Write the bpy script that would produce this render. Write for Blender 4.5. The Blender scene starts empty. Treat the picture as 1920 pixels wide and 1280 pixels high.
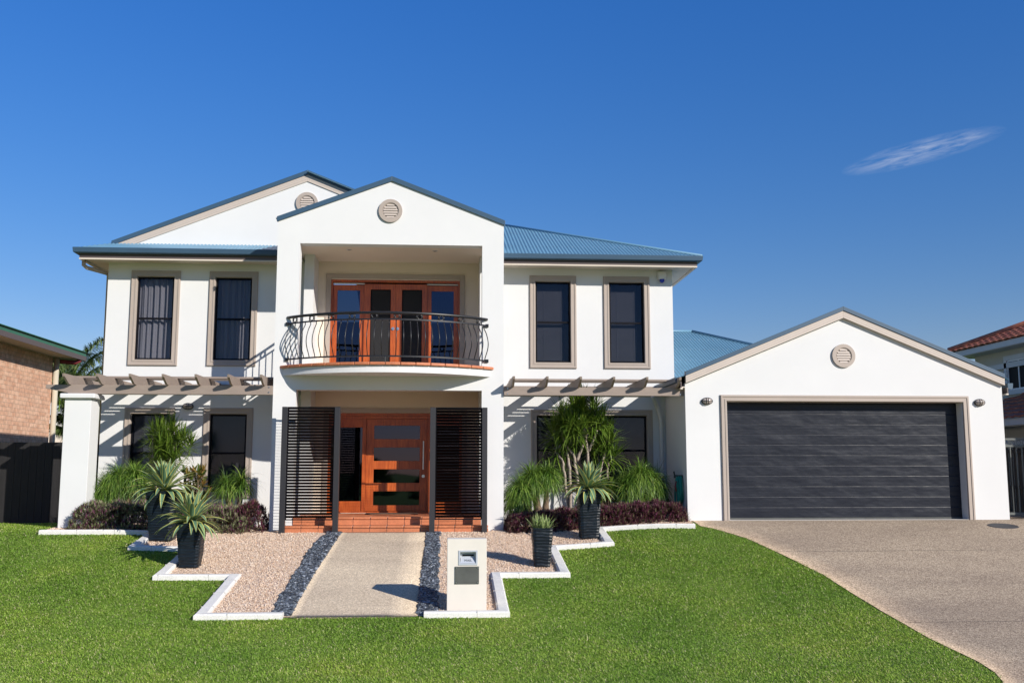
import bpy, math, random
import numpy as np
from mathutils import Vector, Matrix
random.seed(7); RNG = np.random.default_rng(11)
S = bpy.context.scene; C = S.collection
PI = math.pi
CZ = 2.3
R_ = math.radians

# ------------------------------------------------------------ ground heights
TY = [(-900, -.05), (0, -.02), (8, 0), (10.5, .1), (12.5, .22), (13.9, .37), (19.1, 1.13), (19.6, 1.15), (900, 1.15)]
def ss(t):
    t = max(0, min(1, t)); return t*t*(3-2*t)
def g(x, y):
    z = 1.15
    for (a, za), (b, zb) in zip(TY, TY[1:]):
        if y <= b:
            z = za+(zb-za)*max(0, (y-a))/(b-a); break
    w = ss((y-14)/5)
    return z + w*(.19*ss((x-1.5)/3)+.09*ss((-3.3-x)/3))
def gv(x, y):
    z = np.interp(y, [a for a, _ in TY], [b for _, b in TY])
    s_ = lambda t: (lambda u: u*u*(3-2*u))(np.clip(t, 0, 1))
    return z + s_((y-14)/5)*(.19*s_((x-1.5)/3)+.09*s_((-3.3-x)/3))

# ------------------------------------------------------------ materials
def newmat(name):
    m = bpy.data.materials.new(name); m.use_nodes = True
    nt = m.node_tree; nt.nodes.clear()
    out = nt.nodes.new('ShaderNodeOutputMaterial')
    return m, nt, out
def N(nt, t, **kw):
    n = nt.nodes.new(t)
    for k, v in kw.items():
        if k in ('op', 'operation'): n.operation = v
        elif hasattr(n, k) and k not in n.inputs: setattr(n, k, v)
        else: n.inputs[k].default_value = v
    return n
def L(nt, a, b): nt.links.new(a, b)
def ramp(nt, fac, stops):
    r = nt.nodes.new('ShaderNodeValToRGB'); L(nt, fac, r.inputs[0])
    e = r.color_ramp.elements
    while len(e) > 1: e.remove(e[-1])
    e[0].position = stops[0][0]; e[0].color = (*stops[0][1], 1)
    for p, c in stops[1:]:
        q = e.new(p); q.color = (*c, 1)
    return r.outputs[0]
def coords(nt, scale=(1, 1, 1), rot=(0, 0, 0)):
    tc = nt.nodes.new('ShaderNodeTexCoord'); mp = nt.nodes.new('ShaderNodeMapping')
    mp.inputs['Scale'].default_value = scale; mp.inputs['Rotation'].default_value = rot
    L(nt, tc.outputs['Object'], mp.inputs[0]); return mp.outputs[0]
def noise(nt, vec, scale, detail=4, rough=.5):
    n = nt.nodes.new('ShaderNodeTexNoise'); n.inputs['Scale'].default_value = scale
    n.inputs['Detail'].default_value = detail; n.inputs['Roughness'].default_value = rough
    if vec is not None: L(nt, vec, n.inputs['Vector'])
    return n.outputs[0]
def mixc(nt, fac, a, b, mode='MIX'):
    m = nt.nodes.new('ShaderNodeMix'); m.data_type = 'RGBA'; m.blend_type = mode
    for s, v in ((0, fac), (6, a), (7, b)):
        if hasattr(v, 'is_linked'): L(nt, v, m.inputs[s])
        elif s == 0: m.inputs[0].default_value = v
        else: m.inputs[s].default_value = (*v, 1)
    return m.outputs[2]
def bump(nt, h, strength, dist):
    b = nt.nodes.new('ShaderNodeBump'); b.inputs['Strength'].default_value = strength
    b.inputs['Distance'].default_value = dist; L(nt, h, b.inputs['Height']); return b.outputs[0]
def M_basic(name, col, rough=.6, var=.12, nscale=3, bscale=0, bstr=.3, bdist=.004, metal=0, spec=.5, stretch=(1, 1, 1), fine=0):
    m, nt, out = newmat(name)
    p = N(nt, 'ShaderNodeBsdfPrincipled', Roughness=rough, Metallic=metal)
    p.inputs['Specular IOR Level'].default_value = spec
    v = coords(nt, stretch)
    c0 = tuple(c*(1-var) for c in col); c1 = tuple(min(1, c*(1+var)) for c in col)
    cc = ramp(nt, noise(nt, v, nscale, 6, .6), [(.3, c0), (.7, c1)])
    if fine:
        f = noise(nt, v, fine, 3, .6)
        cc = mixc(nt, 1, cc, ramp(nt, f, [(.25, (.8,)*3), (.75, (1.15,)*3)]), 'MULTIPLY')
    L(nt, cc, p.inputs['Base Color'])
    if bscale: L(nt, bump(nt, noise(nt, v, bscale, 5, .6), bstr, bdist), p.inputs['Normal'])
    L(nt, p.outputs[0], out.inputs[0]); return m

MT = {}
MT['stucco'] = M_basic('white_stucco', (.665, .665, .66), .85, .025, .8, 60, .35, .003, spec=.25)
MT['cream'] = M_basic('cream_render', (.72, .62, .52), .85, .025, 1.5, 60, .3, .003, spec=.25)
MT['soffit'] = M_basic('soffit_paint', (.64, .565, .48), .8, .02, 1)
MT['taupe'] = M_basic('taupe_paint', (.385, .322, .275), .55, .04, 2, 90, .1, .001)
MT['taupe_dark'] = M_basic('taupe_timber', (.27, .215, .18), .6, .07, 4, 40, .2, .002, stretch=(1, 1, 4))
MT['taupe_light'] = M_basic('barge_paint', (.50, .43, .375), .55, .03, 3)
MT['steel_blue'] = M_basic('blue_steel', (.038, .082, .135), .42, .06, 2, spec=.5)
MT['roof_blue'] = M_basic('blue_roof_sheet', (.13, .27, .38), .45, .08, 1.2, spec=.5)
MT['fascia_dark'] = M_basic('dark_fascia', (.10, .075, .07), .5, .04, 2)
MT['black_metal'] = M_basic('black_powdercoat', (.012, .012, .014), .35, .1, 4)
MT['screen_metal'] = M_basic('charcoal_powdercoat', (.028, .027, .03), .4, .08, 3)
MT['black_frame'] = M_basic('black_window_frame', (.005, .005, .008), .6, .1, 4, spec=.12)
MT['chrome'] = M_basic('brushed_steel', (.62, .62, .64), .28, .04, 6, metal=1)
MT['steel_plate'] = M_basic('satin_steel_plate', (.55, .58, .64), .45, .04, 6, metal=.4)
MT['terracotta'] = M_basic('terracotta_tile', (.50, .17, .075), .55, .14, 3, 40, .2, .002, fine=25)
MT['grout'] = M_basic('grey_grout', (.42, .36, .32), .9, .06, 9)
MT['kerb'] = M_basic('white_kerb_concrete', (.72, .70, .66), .8, .07, 5, 50, .4, .004, fine=60)
MT['box'] = M_basic('letterbox_render', (.68, .635, .565), .85, .03, 3, 80, .3, .002)
MT['plaque'] = M_basic('grey_slate_plaque', (.085, .088, .08), .45, .15, 8)
MT['fence'] = M_basic('black_stained_timber', (.011, .010, .011), .75, .35, 5, 30, .5, .004, stretch=(6, 6, .5))
MT['picket'] = M_basic('weathered_timber', (.105, .08, .06), .85, .3, 4, 30, .5, .004, stretch=(6, 6, .5))
MT['gate'] = M_basic('grey_green_metal', (.10, .11, .105), .5, .1, 4)
MT['soil'] = M_basic('dark_soil', (.05, .035, .025), .95, .3, 10, 60, .8, .01)
MT['bark'] = M_basic('pale_bark', (.33, .27, .22), .85, .25, 14, 50, .7, .006, stretch=(1, 1, 3))
MT['bark_brown'] = M_basic('brown_bark', (.17, .115, .075), .9, .3, 10, 40, .8, .008, stretch=(2, 2, .7))
MT['hose'] = M_basic('green_hose', (.01, .24, .18), .4, .1, 5)
MT['hose_dark'] = M_basic('dark_hose_hanger', (.02, .03, .03), .5, .1, 5)
MT['plastic_white'] = M_basic('white_plastic', (.66, .66, .64), .4, .02, 5)
MT['plastic_blue'] = M_basic('blue_lens', (.02, .05, .45), .25, .05, 5)
MT['lens'] = M_basic('frosted_lens', (.36, .31, .28), .25, .1, 25)
MT['red'] = M_basic('red_pipe', (.16, .02, .025), .5, .1, 5)
MT['green_gutter'] = M_basic('green_gutter', (.035, .13, .075), .45, .05, 2)
MT['n_cream'] = M_basic('neighbour_render', (.47, .42, .33), .85, .04, 1)
MT['n_trim'] = M_basic('neighbour_trim', (.55, .53, .50), .6, .03, 2)
MT['mat'] = M_basic('coir_mat', (.12, .07, .045), .95, .3, 40)
MT['dark_grey'] = M_basic('dark_grey_matte', (.05, .048, .05), .7, .15, 30)
MT['meshscreen'] = M_basic('fly_screen_mesh', (.007, .007, .009), .8, .2, 200)
MT['concrete'] = M_basic('grey_concrete', (.42, .40, .37), .85, .08, 5, 40, .3, .003)

def wood():
    m, nt, out = newmat('jarrah_timber')
    p = N(nt, 'ShaderNodeBsdfPrincipled', Roughness=.33)
    v = coords(nt, (14, 14, 1.1)); n1 = noise(nt, v, 3, 7, .6); n2 = noise(nt, coords(nt, (.9, .9, .9)), 2.5, 2)
    c = ramp(nt, n1, [(.25, (.24, .035, .007)), (.5, (.42, .090, .018)), (.78, (.56, .14, .03))])
    c = mixc(nt, 1, c, ramp(nt, n2, [(.3, (.78, .7, .7)), (.7, (1.1, 1.08, 1.0))]), 'MULTIPLY')
    L(nt, c, p.inputs['Base Color']); L(nt, bump(nt, n1, .15, .002), p.inputs['Normal'])
    L(nt, p.outputs[0], out.inputs[0]); return m
MT['wood'] = wood()

def glass(name, tint, refl, rough=.02, f0=.08):
    m, nt, out = newmat(name)
    tr = N(nt, 'ShaderNodeBsdfTransparent'); tr.inputs[0].default_value = (*tint, 1)
    gl = N(nt, 'ShaderNodeBsdfGlossy', Roughness=rough); gl.inputs[0].default_value = (*refl, 1)
    fr = N(nt, 'ShaderNodeFresnel', IOR=1.5)
    ad = N(nt, 'ShaderNodeMath', operation='ADD'); L(nt, fr.outputs[0], ad.inputs[0]); ad.inputs[1].default_value = f0
    ge = N(nt, 'ShaderNodeNewGeometry'); iv = N(nt, 'ShaderNodeMath', operation='SUBTRACT'); iv.inputs[0].default_value = 1; L(nt, ge.outputs['Backfacing'], iv.inputs[1])
    mu = N(nt, 'ShaderNodeMath', operation='MULTIPLY'); L(nt, ad.outputs[0], mu.inputs[0]); L(nt, iv.outputs[0], mu.inputs[1])
    wv = noise(nt, coords(nt), 1.2, 2); L(nt, bump(nt, wv, .12, .01), gl.inputs['Normal'])
    mx = N(nt, 'ShaderNodeMixShader'); L(nt, mu.outputs[0], mx.inputs[0]); L(nt, tr.outputs[0], mx.inputs[1]); L(nt, gl.outputs[0], mx.inputs[2])
    L(nt, mx.outputs[0], out.inputs[0]); return m
MT['glass'] = glass('tinted_glass', (.64, .645, .665), (.5, .6, .8), f0=.0)
MT['glass_dark'] = glass('dark_glass', (.3, .3, .32), (.42, .46, .72), f0=.06)

def fabric():
    m, nt, out = newmat('sheer_fabric')
    p = N(nt, 'ShaderNodeBsdfPrincipled', Roughness=.9); p.inputs['Base Color'].default_value = (.62, .60, .62, 1)
    L(nt, p.outputs[0], out.inputs[0]); return m
MT['curtain'] = fabric()
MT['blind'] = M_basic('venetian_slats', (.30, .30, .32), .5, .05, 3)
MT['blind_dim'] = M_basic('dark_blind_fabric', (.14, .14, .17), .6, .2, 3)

def garage_m():
    m, nt, out = newmat('charcoal_garage_steel')
    p = N(nt, 'ShaderNodeBsdfPrincipled', Roughness=.4); p.inputs['Specular IOR Level'].default_value = .3
    fine = noise(nt, coords(nt, (1.6, 1, 22)), 14, 5, .65)
    big = noise(nt, coords(nt, (1, 1, 2.2)), 1.9, 2, .5)
    c = ramp(nt, fine, [(.3, (.006, .008, .014)), (.7, (.014, .017, .028))])
    L(nt, c, p.inputs['Base Color'])
    b1 = N(nt, 'ShaderNodeBump', Strength=.25, Distance=.004); L(nt, fine, b1.inputs['Height'])
    b2 = N(nt, 'ShaderNodeBump', Strength=.38, Distance=.05); L(nt, big, b2.inputs['Height']); L(nt, b1.outputs[0], b2.inputs['Normal'])
    L(nt, b2.outputs[0], p.inputs['Normal']); L(nt, p.outputs[0], out.inputs[0]); return m
MT['garage'] = garage_m()

def pot_m():
    m, nt, out = newmat('glazed_black_pot')
    p = N(nt, 'ShaderNodeBsdfPrincipled', Roughness=.38); p.inputs['Specular IOR Level'].default_value = .28
    c = ramp(nt, noise(nt, coords(nt, (1, 1, 4)), 9, 5, .6), [(.3, (.004, .006, .009)), (.75, (.009, .017, .025))])
    L(nt, c, p.inputs['Base Color']); L(nt, bump(nt, noise(nt, coords(nt, (1.5, 1.5, 9)), 7, 3), .6, .012), p.inputs['Normal'])
    L(nt, p.outputs[0], out.inputs[0]); return m
MT['pot'] = pot_m()

def aggregate(name, a, b, c3, edge=False):
    m, nt, out = newmat(name)
    p = N(nt, 'ShaderNodeBsdfPrincipled', Roughness=.85)
    p.inputs['Specular IOR Level'].default_value = .2
    v = coords(nt)
    vo = N(nt, 'ShaderNodeTexVoronoi', Scale=75); L(nt, v, vo.inputs['Vector'])
    sx = N(nt, 'ShaderNodeSeparateColor'); L(nt, vo.outputs['Color'], sx.inputs[0])
    cc = ramp(nt, sx.outputs[0], [(.0, c3), (.3, a), (.65, b), (1, tuple(min(1, q*1.35) for q in b))])
    n2 = noise(nt, v, 35, 3, .7)
    cc = mixc(nt, 1, cc, ramp(nt, n2, [(.3, (.80, .79, .78)), (.7, (1.18, 1.17, 1.15))]), 'MULTIPLY')
    big = noise(nt, coords(nt, (.35, 1.0, 1)), .75, 6, .62)
    cc = mixc(nt, 1, cc, ramp(nt, big, [(.32, (.80, .79, .80)), (.65, (1.1, 1.1, 1.08))]), 'MULTIPLY')
    if edge:
        uv = N(nt, 'ShaderNodeUVMap'); uv.uv_map = 'UVMap'; s = N(nt, 'ShaderNodeSeparateXYZ'); L(nt, uv.outputs[0], s.inputs[0])
        wob = N(nt, 'ShaderNodeMath', operation='MULTIPLY_ADD'); L(nt, noise(nt, v, .8, 3), wob.inputs[0]); wob.inputs[1].default_value = .5; L(nt, s.outputs[0], wob.inputs[2])
        cc = mixc(nt, 1, cc, ramp(nt, wob.outputs[0], [(.45, (1.33, 1.28, 1.22)), (.78, (1, 1, 1))]), 'MULTIPLY')
        # shallow tyre darkening along the two wheel tracks up to the garage
    L(nt, cc, p.inputs['Base Color']); L(nt, bump(nt, vo.outputs['Distance'], .6, .006), p.inputs['Normal'])
    L(nt, p.outputs[0], out.inputs[0]); return m
MT['drive'] = aggregate('driveway_aggregate', (.32, .25, .182), (.43, .348, .262), (.19, .14, .105), True)
MT['path'] = aggregate('path_aggregate', (.555, .455, .335), (.635, .53, .40), (.44, .34, .245))

def ground_m():
    m, nt, out = newmat('lawn_ground')
    p = N(nt, 'ShaderNodeBsdfPrincipled', Roughness=.95)
    p.inputs['Specular IOR Level'].default_value = .1
    v = coords(nt); n1 = noise(nt, v, 1.1, 6, .6); n2 = noise(nt, v, 45, 4, .7)
    c = ramp(nt, n1, [(.3, (.17, .28, .045)), (.7, (.24, .34, .075))])
    c = mixc(nt, 1, c, ramp(nt, n2, [(.3, (.5, .5, .45)), (.7, (1.3, 1.25, 1.2))]), 'MULTIPLY')
    L(nt, c, p.inputs['Base Color']); L(nt, bump(nt, n2, 1, .03), p.inputs['Normal'])
    L(nt, p.outputs[0], out.inputs[0]); return m
MT['ground'] = ground_m()

def leafm(name, stops, rough=.45, transl=.25, wn=0, margin=None, spec=.4, patch=None):
    """stops = colour ramp over a per-leaf random value; margin = (colour, half width) across u"""
    m, nt, out = newmat(name)
    p = N(nt, 'ShaderNodeBsdfPrincipled', Roughness=rough)
    p.inputs['Specular IOR Level'].default_value = spec
    ge = N(nt, 'ShaderNodeNewGeometry')
    c = ramp(nt, ge.outputs['Random Per Island'], stops)
    if margin:
        uv = N(nt, 'ShaderNodeUVMap'); uv.uv_map = 'UVMap'; s = N(nt, 'ShaderNodeSeparateXYZ'); L(nt, uv.outputs[0], s.inputs[0])
        f = ramp(nt, s.outputs[0], [(0, (1,)*3), (margin[1], (1,)*3), (margin[1]+.03, (0,)*3), (1-margin[1]-.03, (0,)*3), (1-margin[1], (1,)*3), (1, (1,)*3)])
        c = mixc(nt, f, c, margin[0])
    if patch:
        pn = noise(nt, coords(nt), patch[0], 6, .62)
        c = mixc(nt, 1, c, ramp(nt, pn, [(.36, patch[1]), (.5, (1, 1, 1)), (.64, patch[2])]), 'MULTIPLY')
    L(nt, c, p.inputs['Base Color'])
    sh = p.outputs[0]
    if transl:
        t = N(nt, 'ShaderNodeBsdfTranslucent'); L(nt, c, t.inputs[0])
        mx = N(nt, 'ShaderNodeMixShader'); mx.inputs[0].default_value = transl
        L(nt, sh, mx.inputs[1]); L(nt, t.outputs[0], mx.inputs[2]); sh = mx.outputs[0]
    L(nt, sh, out.inputs[0]); return m
MT['grass'] = leafm('grass_blade', [(0, (.16, .285, .03)), (.4, (.25, .41, .05)), (.78, (.345, .49, .08)), (.92, (.45, .49, .17)), (1, (.64, .56, .35))], .6, .25, spec=.25,
                    patch=(.6, (.78, .86, .80), (1.22, 1.10, 1.12)))
MT['agave'] = leafm('agave_leaf', [(0, (.10, .19, .11)), (.6, (.15, .26, .155)), (1, (.19, .31, .14))], .5, .12, margin=((.62, .58, .16), .11))
MT['agave_pale'] = leafm('pale_agave_leaf', [(0, (.14, .24, .06)), (1, (.24, .34, .10))], .5, .15, margin=((.40, .45, .20), .2))
MT['dracaena'] = leafm('dracaena_leaf', [(0, (.05, .10, .012)), (.6, (.10, .175, .018)), (1, (.19, .27, .04))], .35, .2)
MT['ponytail'] = leafm('ponytail_leaf', [(0, (.035, .085, .012)), (.35, (.10, .20, .024)), (.75, (.18, .31, .04)), (1, (.33, .42, .09))], .42, .25)
MT['rhoeo'] = leafm('purple_heart_leaf', [(0, (.13, .04, .08)), (.2, (.22, .07, .15)), (.35, (.14, .15, .07)), (.7, (.24, .28, .13)), (.93, (.34, .38, .20)), (1, (.45, .08, .30))], .45, .12)
MT['rhoeo_dark'] = leafm('dark_purple_leaf', [(0, (.10, .022, .05)), (.45, (.15, .04, .075)), (.75, (.12, .10, .05)), (.95, (.24, .22, .12)), (1, (.30, .06, .19))], .45, .12)
MT['croton'] = leafm('mottled_shrub_leaf', [(0, (.06, .10, .02)), (.5, (.13, .17, .03)), (.8, (.22, .12, .035)), (1, (.30, .26, .06))], .4, .2)
MT['palm'] = leafm('palm_leaflet', [(0, (.07, .12, .03)), (.6, (.13, .20, .06)), (1, (.24, .28, .11))], .4, .2)
MT['gravel'] = leafm('pink_gravel', [(0, (.26, .18, .13)), (.12, (.48, .34, .24)), (.35, (.68, .51, .37)), (.65, (.77, .61, .47)), (.88, (.88, .78, .66)), (1, (.64, .38, .22))], .8, 0, spec=.2)
MT['gravel_base'] = M_basic('gravel_bed', (.66, .50, .39), .9, .2, 30, 45, 1, .015, fine=70)
MT['pebble'] = leafm('black_river_pebble', [(0, (.02, .024, .03)), (.5, (.055, .065, .08)), (.8, (.11, .13, .155)), (1, (.28, .31, .36))], .33, 0, spec=.5)

def brick_m(name, c1, c2, mort, sc, bw, rh, xaxis):
    m, nt, out = newmat(name)
    p = N(nt, 'ShaderNodeBsdfPrincipled', Roughness=.85)
    tc = N(nt, 'ShaderNodeTexCoord'); s = N(nt, 'ShaderNodeSeparateXYZ'); L(nt, tc.outputs['Object'], s.inputs[0])
    cb = N(nt, 'ShaderNodeCombineXYZ'); L(nt, s.outputs[xaxis], cb.inputs[0]); L(nt, s.outputs[2], cb.inputs[1])
    b = N(nt, 'ShaderNodeTexBrick'); L(nt, cb.outputs[0], b.inputs['Vector'])
    b.inputs['Scale'].default_value = sc; b.inputs['Brick Width'].default_value = bw; b.inputs['Row Height'].default_value = rh
    b.inputs['Mortar Size'].default_value = .006; b.inputs['Color1'].default_value = (*c1, 1); b.inputs['Color2'].default_value = (*c2, 1); b.inputs['Mortar'].default_value = (*mort, 1)
    c = mixc(nt, 1, b.outputs[0], ramp(nt, noise(nt, tc.outputs['Object'], 9, 4), [(.3, (.8, .78, .76)), (.7, (1.15,)*3)]), 'MULTIPLY')
    L(nt, c, p.inputs['Base Color']); L(nt, bump(nt, noise(nt, tc.outputs['Object'], 14, 4), .6, .02), p.inputs['Normal'])
    L(nt, p.outputs[0], out.inputs[0]); return m
MT['brick'] = brick_m('pale_brick', (.56, .31, .20), (.66, .42, .29), (.30, .22, .17), 1, .26, .125, 1)

# ------------------------------------------------------------ object helpers
def tag(o, label=None, cat=None, group=None, kind=None):
    if label: o['label'] = label
    if cat: o['category'] = cat
    if group: o['group'] = group
    if kind: o['kind'] = kind
    return o
def thing(name, loc, label, cat, group=None, rz=0):
    o = bpy.data.objects.new(name, None); C.objects.link(o); o.location = loc; o.rotation_euler = (0, 0, rz)
    o.empty_display_size = .2
    return tag(o, label, cat, group)
def link(name, me, mat, parent=None, local=False):
    o = bpy.data.objects.new(name, me); C.objects.link(o)
    if mat is not None: me.materials.append(MT[mat] if isinstance(mat, str) else mat)
    if parent:
        o.parent = parent
        if parent.type == 'EMPTY' and not local: o.matrix_parent_inverse = Matrix.Translation(-Vector(parent.location))
    return o
def copy_tree(o, parent=None):
    c = o.copy(); C.objects.link(c)
    if parent: c.parent = parent
    for ch in [q for q in bpy.data.objects if q.parent == o]: copy_tree(ch, c)
    return c
class MB:
    def __init__(s): s.v = []; s.f = []
    def add(s, vs, fs):
        k = len(s.v); s.v += [tuple(v) for v in vs]; s.f += [tuple(i+k for i in f) for f in fs]; return s
    def box(s, x0, x1, y0, y1, z0, z1):
        return s.add([(x0, y0, z0), (x1, y0, z0), (x1, y1, z0), (x0, y1, z0), (x0, y0, z1), (x1, y0, z1), (x1, y1, z1), (x0, y1, z1)],
                     [(0, 3, 2, 1), (4, 5, 6, 7), (0, 1, 5, 4), (1, 2, 6, 5), (2, 3, 7, 6), (3, 0, 4, 7)])
    def prism(s, poly, y0, y1):            # polygon in (x, z), counter-clockwise seen from the front (-y)
        n = len(poly)
        return s.add([(x, y0, z) for x, z in poly]+[(x, y1, z) for x, z in poly],
                     [tuple(range(n)), tuple(range(2*n-1, n-1, -1))]+[(i, i+n, (i+1) % n+n, (i+1) % n) for i in range(n)])
    def prismz(s, poly, z0, z1):           # polygon in (x, y), ccw from above
        n = len(poly)
        return s.add([(x, y, z0) for x, y in poly]+[(x, y, z1) for x, y in poly],
                     [tuple(range(n-1, -1, -1)), tuple(range(n, 2*n))]+[(i, (i+1) % n, (i+1) % n+n, i+n) for i in range(n)])
    def prismx(s, poly, x0, x1):           # polygon in (y, z)
        n = len(poly)
        return s.add([(x0, y, z) for y, z in poly]+[(x1, y, z) for y, z in poly],
                     [tuple(range(n-1, -1, -1)), tuple(range(n, 2*n))]+[(i, (i+1) % n, (i+1) % n+n, i+n) for i in range(n)])
    def tube(s, pts, r, n=8, caps=True):
        pts = [Vector(p) for p in pts]; rs = r if isinstance(r, (list, tuple)) else [r]*len(pts)
        vs = []; up = None
        for i, p in enumerate(pts):
            t = (pts[min(i+1, len(pts)-1)]-pts[max(i-1, 0)]).normalized()
            if up is None: up = t.orthogonal().normalized()
            up = (up-t*up.dot(t)).normalized(); b = t.cross(up)
            vs += [p+rs[i]*(math.cos(2*PI*k/n)*up+math.sin(2*PI*k/n)*b) for k in range(n)]
        fs = [(i*n+k, i*n+(k+1) % n, (i+1)*n+(k+1) % n, (i+1)*n+k) for i in range(len(pts)-1) for k in range(n)]
        if caps: fs += [tuple(range(n-1, -1, -1)), tuple((len(pts)-1)*n+k for k in range(n))]
        return s.add(vs, fs)
    def disc(s, c, r0, y0, y1, n=32, sx=1, sz=1):   # cylinder along y
        vs = [(c[0]+r0*sx*math.cos(2*PI*k/n), y, c[2]+r0*sz*math.sin(2*PI*k/n)) for y in (y0, y1) for k in range(n)]
        return s.add(vs, [tuple(range(n)), tuple(range(2*n-1, n-1, -1))]+[(k, k+n, (k+1) % n+n, (k+1) % n) for k in range(n)])
    def ringy(s, c, r0, r1, y0, y1, n=40):          # flat ring facing -y
        vs = []
        for y, r in ((y1, r1), (y0, r1), (y0, r0), (y1, r0)):
            vs += [(c[0]+r*math.cos(2*PI*k/n), y, c[2]+r*math.sin(2*PI*k/n)) for k in range(n)]
        return s.add(vs, [(a*n+k, a*n+(k+1) % n, ((a+1) % 4)*n+(k+1) % n, ((a+1) % 4)*n+k) for a in range(4) for k in range(n)])
    def lathe(s, prof, c=(0, 0, 0), n=16, sx=1, sy=1):
        vs = [(c[0]+sx*r*math.cos(2*PI*k/n), c[1]+sy*r*math.sin(2*PI*k/n), c[2]+z) for r, z in prof for k in range(n)]
        m = len(prof)
        return s.add(vs, [(i*n+k, i*n+(k+1) % n, (i+1)*n+(k+1) % n, (i+1)*n+k) for i in range(m-1) for k in range(n)]+[tuple(range(n-1, -1, -1)), tuple((m-1)*n+k for k in range(n))])
    def sweep(s, prof, path, zs=None, closed=False):
        """profile [(out, z)] swept along an xy path; out is to the right of the travel direction"""
        P = [Vector((p[0], p[1])) for p in path]; n = len(P); m = len(prof); vs = []
        for i in range(n):
            d0 = (P[i]-P[i-1]).normalized() if (i or closed) else None
            d1 = (P[(i+1) % n]-P[i]).normalized() if (i < n-1 or closed) else None
            if d0 is None: d0 = d1
            if d1 is None: d1 = d0
            n0 = Vector((d0.y, -d0.x)); n1 = Vector((d1.y, -d1.x)); mm = (n0+n1).normalized(); k = 1/max(.3, mm.dot(n0))
            z = zs[i] if zs else 0
            vs += [(P[i].x+mm.x*k*o, P[i].y+mm.y*k*o, z+h) for o, h in prof]
        fs = [(i*m+k, i*m+(k+1) % m, ((i+1) % n)*m+(k+1) % m, ((i+1) % n)*m+k) for i in range(n if closed else n-1) for k in range(m)]
        if not closed: fs += [tuple(range(m-1, -1, -1)), tuple((n-1)*m+k for k in range(m))]
        return s.add(vs, fs)
    def wall(s, x0, x1, z0, z1, y0, y1, holes):
        xs = sorted({x0, x1, *[h[0] for h in holes], *[h[1] for h in holes]}); zs = sorted({z0, z1, *[h[2] for h in holes], *[h[3] for h in holes]})
        sol = lambda i, j: 0 <= i < len(xs)-1 and 0 <= j < len(zs)-1 and not any(h[0] <= (xs[i]+xs[i+1])/2 <= h[1] and h[2] <= (zs[j]+zs[j+1])/2 <= h[3] for h in holes)
        id_ = {}
        def V(i, j, y):
            k = (i, j, y)
            if k not in id_: id_[k] = len(s.v); s.v.append((xs[i], y, zs[j]))
            return id_[k]
        for i in range(len(xs)-1):
            for j in range(len(zs)-1):
                if not sol(i, j): continue
                s.f.append((V(i, j, y0), V(i+1, j, y0), V(i+1, j+1, y0), V(i, j+1, y0)))
                s.f.append((V(i, j, y1), V(i, j+1, y1), V(i+1, j+1, y1), V(i+1, j, y1)))
                if not sol(i-1, j): s.f.append((V(i, j, y0), V(i, j+1, y0), V(i, j+1, y1), V(i, j, y1)))
                if not sol(i+1, j): s.f.append((V(i+1, j, y0), V(i+1, j, y1), V(i+1, j+1, y1), V(i+1, j+1, y0)))
                if not sol(i, j-1): s.f.append((V(i, j, y0), V(i, j, y1), V(i+1, j, y1), V(i+1, j, y0)))
                if not sol(i, j+1): s.f.append((V(i, j+1, y0), V(i+1, j+1, y0), V(i+1, j+1, y1), V(i, j+1, y1)))
        return s
    def frame(s, x0, x1, z0, z1, w, y0, y1, bottom=True, wb=None):   # rectangular frame, outer size given, mitred ring
        wb = wb or w
        if not bottom:
            return s.prism([(x0, z0), (x0+w, z0), (x0+w, z1-w), (x1-w, z1-w), (x1-w, z0), (x1, z0), (x1, z1), (x0, z1)], y0, y1)
        o = [(x0, z0), (x1, z0), (x1, z1), (x0, z1)]; q = [(x0+w, z0+wb), (x1-w, z0+wb), (x1-w, z1-w), (x0+w, z1-w)]
        vs = [(x, y, z) for y in (y0, y1) for pl in (o, q) for x, z in pl]; fs = []
        for i in range(4):
            j = (i+1) % 4
            fs += [(i, j, 4+j, 4+i), (8+i, 12+i, 12+j, 8+j), (i, 8+i, 8+j, j), (4+i, 4+j, 12+j, 12+i)]
        return s.add(vs, fs)
    def build(s, name, mat, parent=None, smooth=False, bevel=0, local=False, seg=2, normals=False):
        me = bpy.data.meshes.new(name); me.from_pydata(s.v, [], s.f); me.update()
        if normals:
            import bmesh
            bm = bmesh.new(); bm.from_mesh(me); bmesh.ops.recalc_face_normals(bm, faces=bm.faces); bm.to_mesh(me); bm.free()
        if smooth:
            me.polygons.foreach_set('use_smooth', [True]*len(me.polygons))
            if smooth == 'auto':
                try: me.set_sharp_from_angle(angle=R_(35))
                except Exception: pass
        o = link(name, me, mat, parent, local)
        if bevel:
            b = o.modifiers.new('bevel', 'BEVEL'); b.width = bevel; b.segments = seg; b.limit_method = 'ANGLE'; b.angle_limit = R_(40)
        return o

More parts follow.
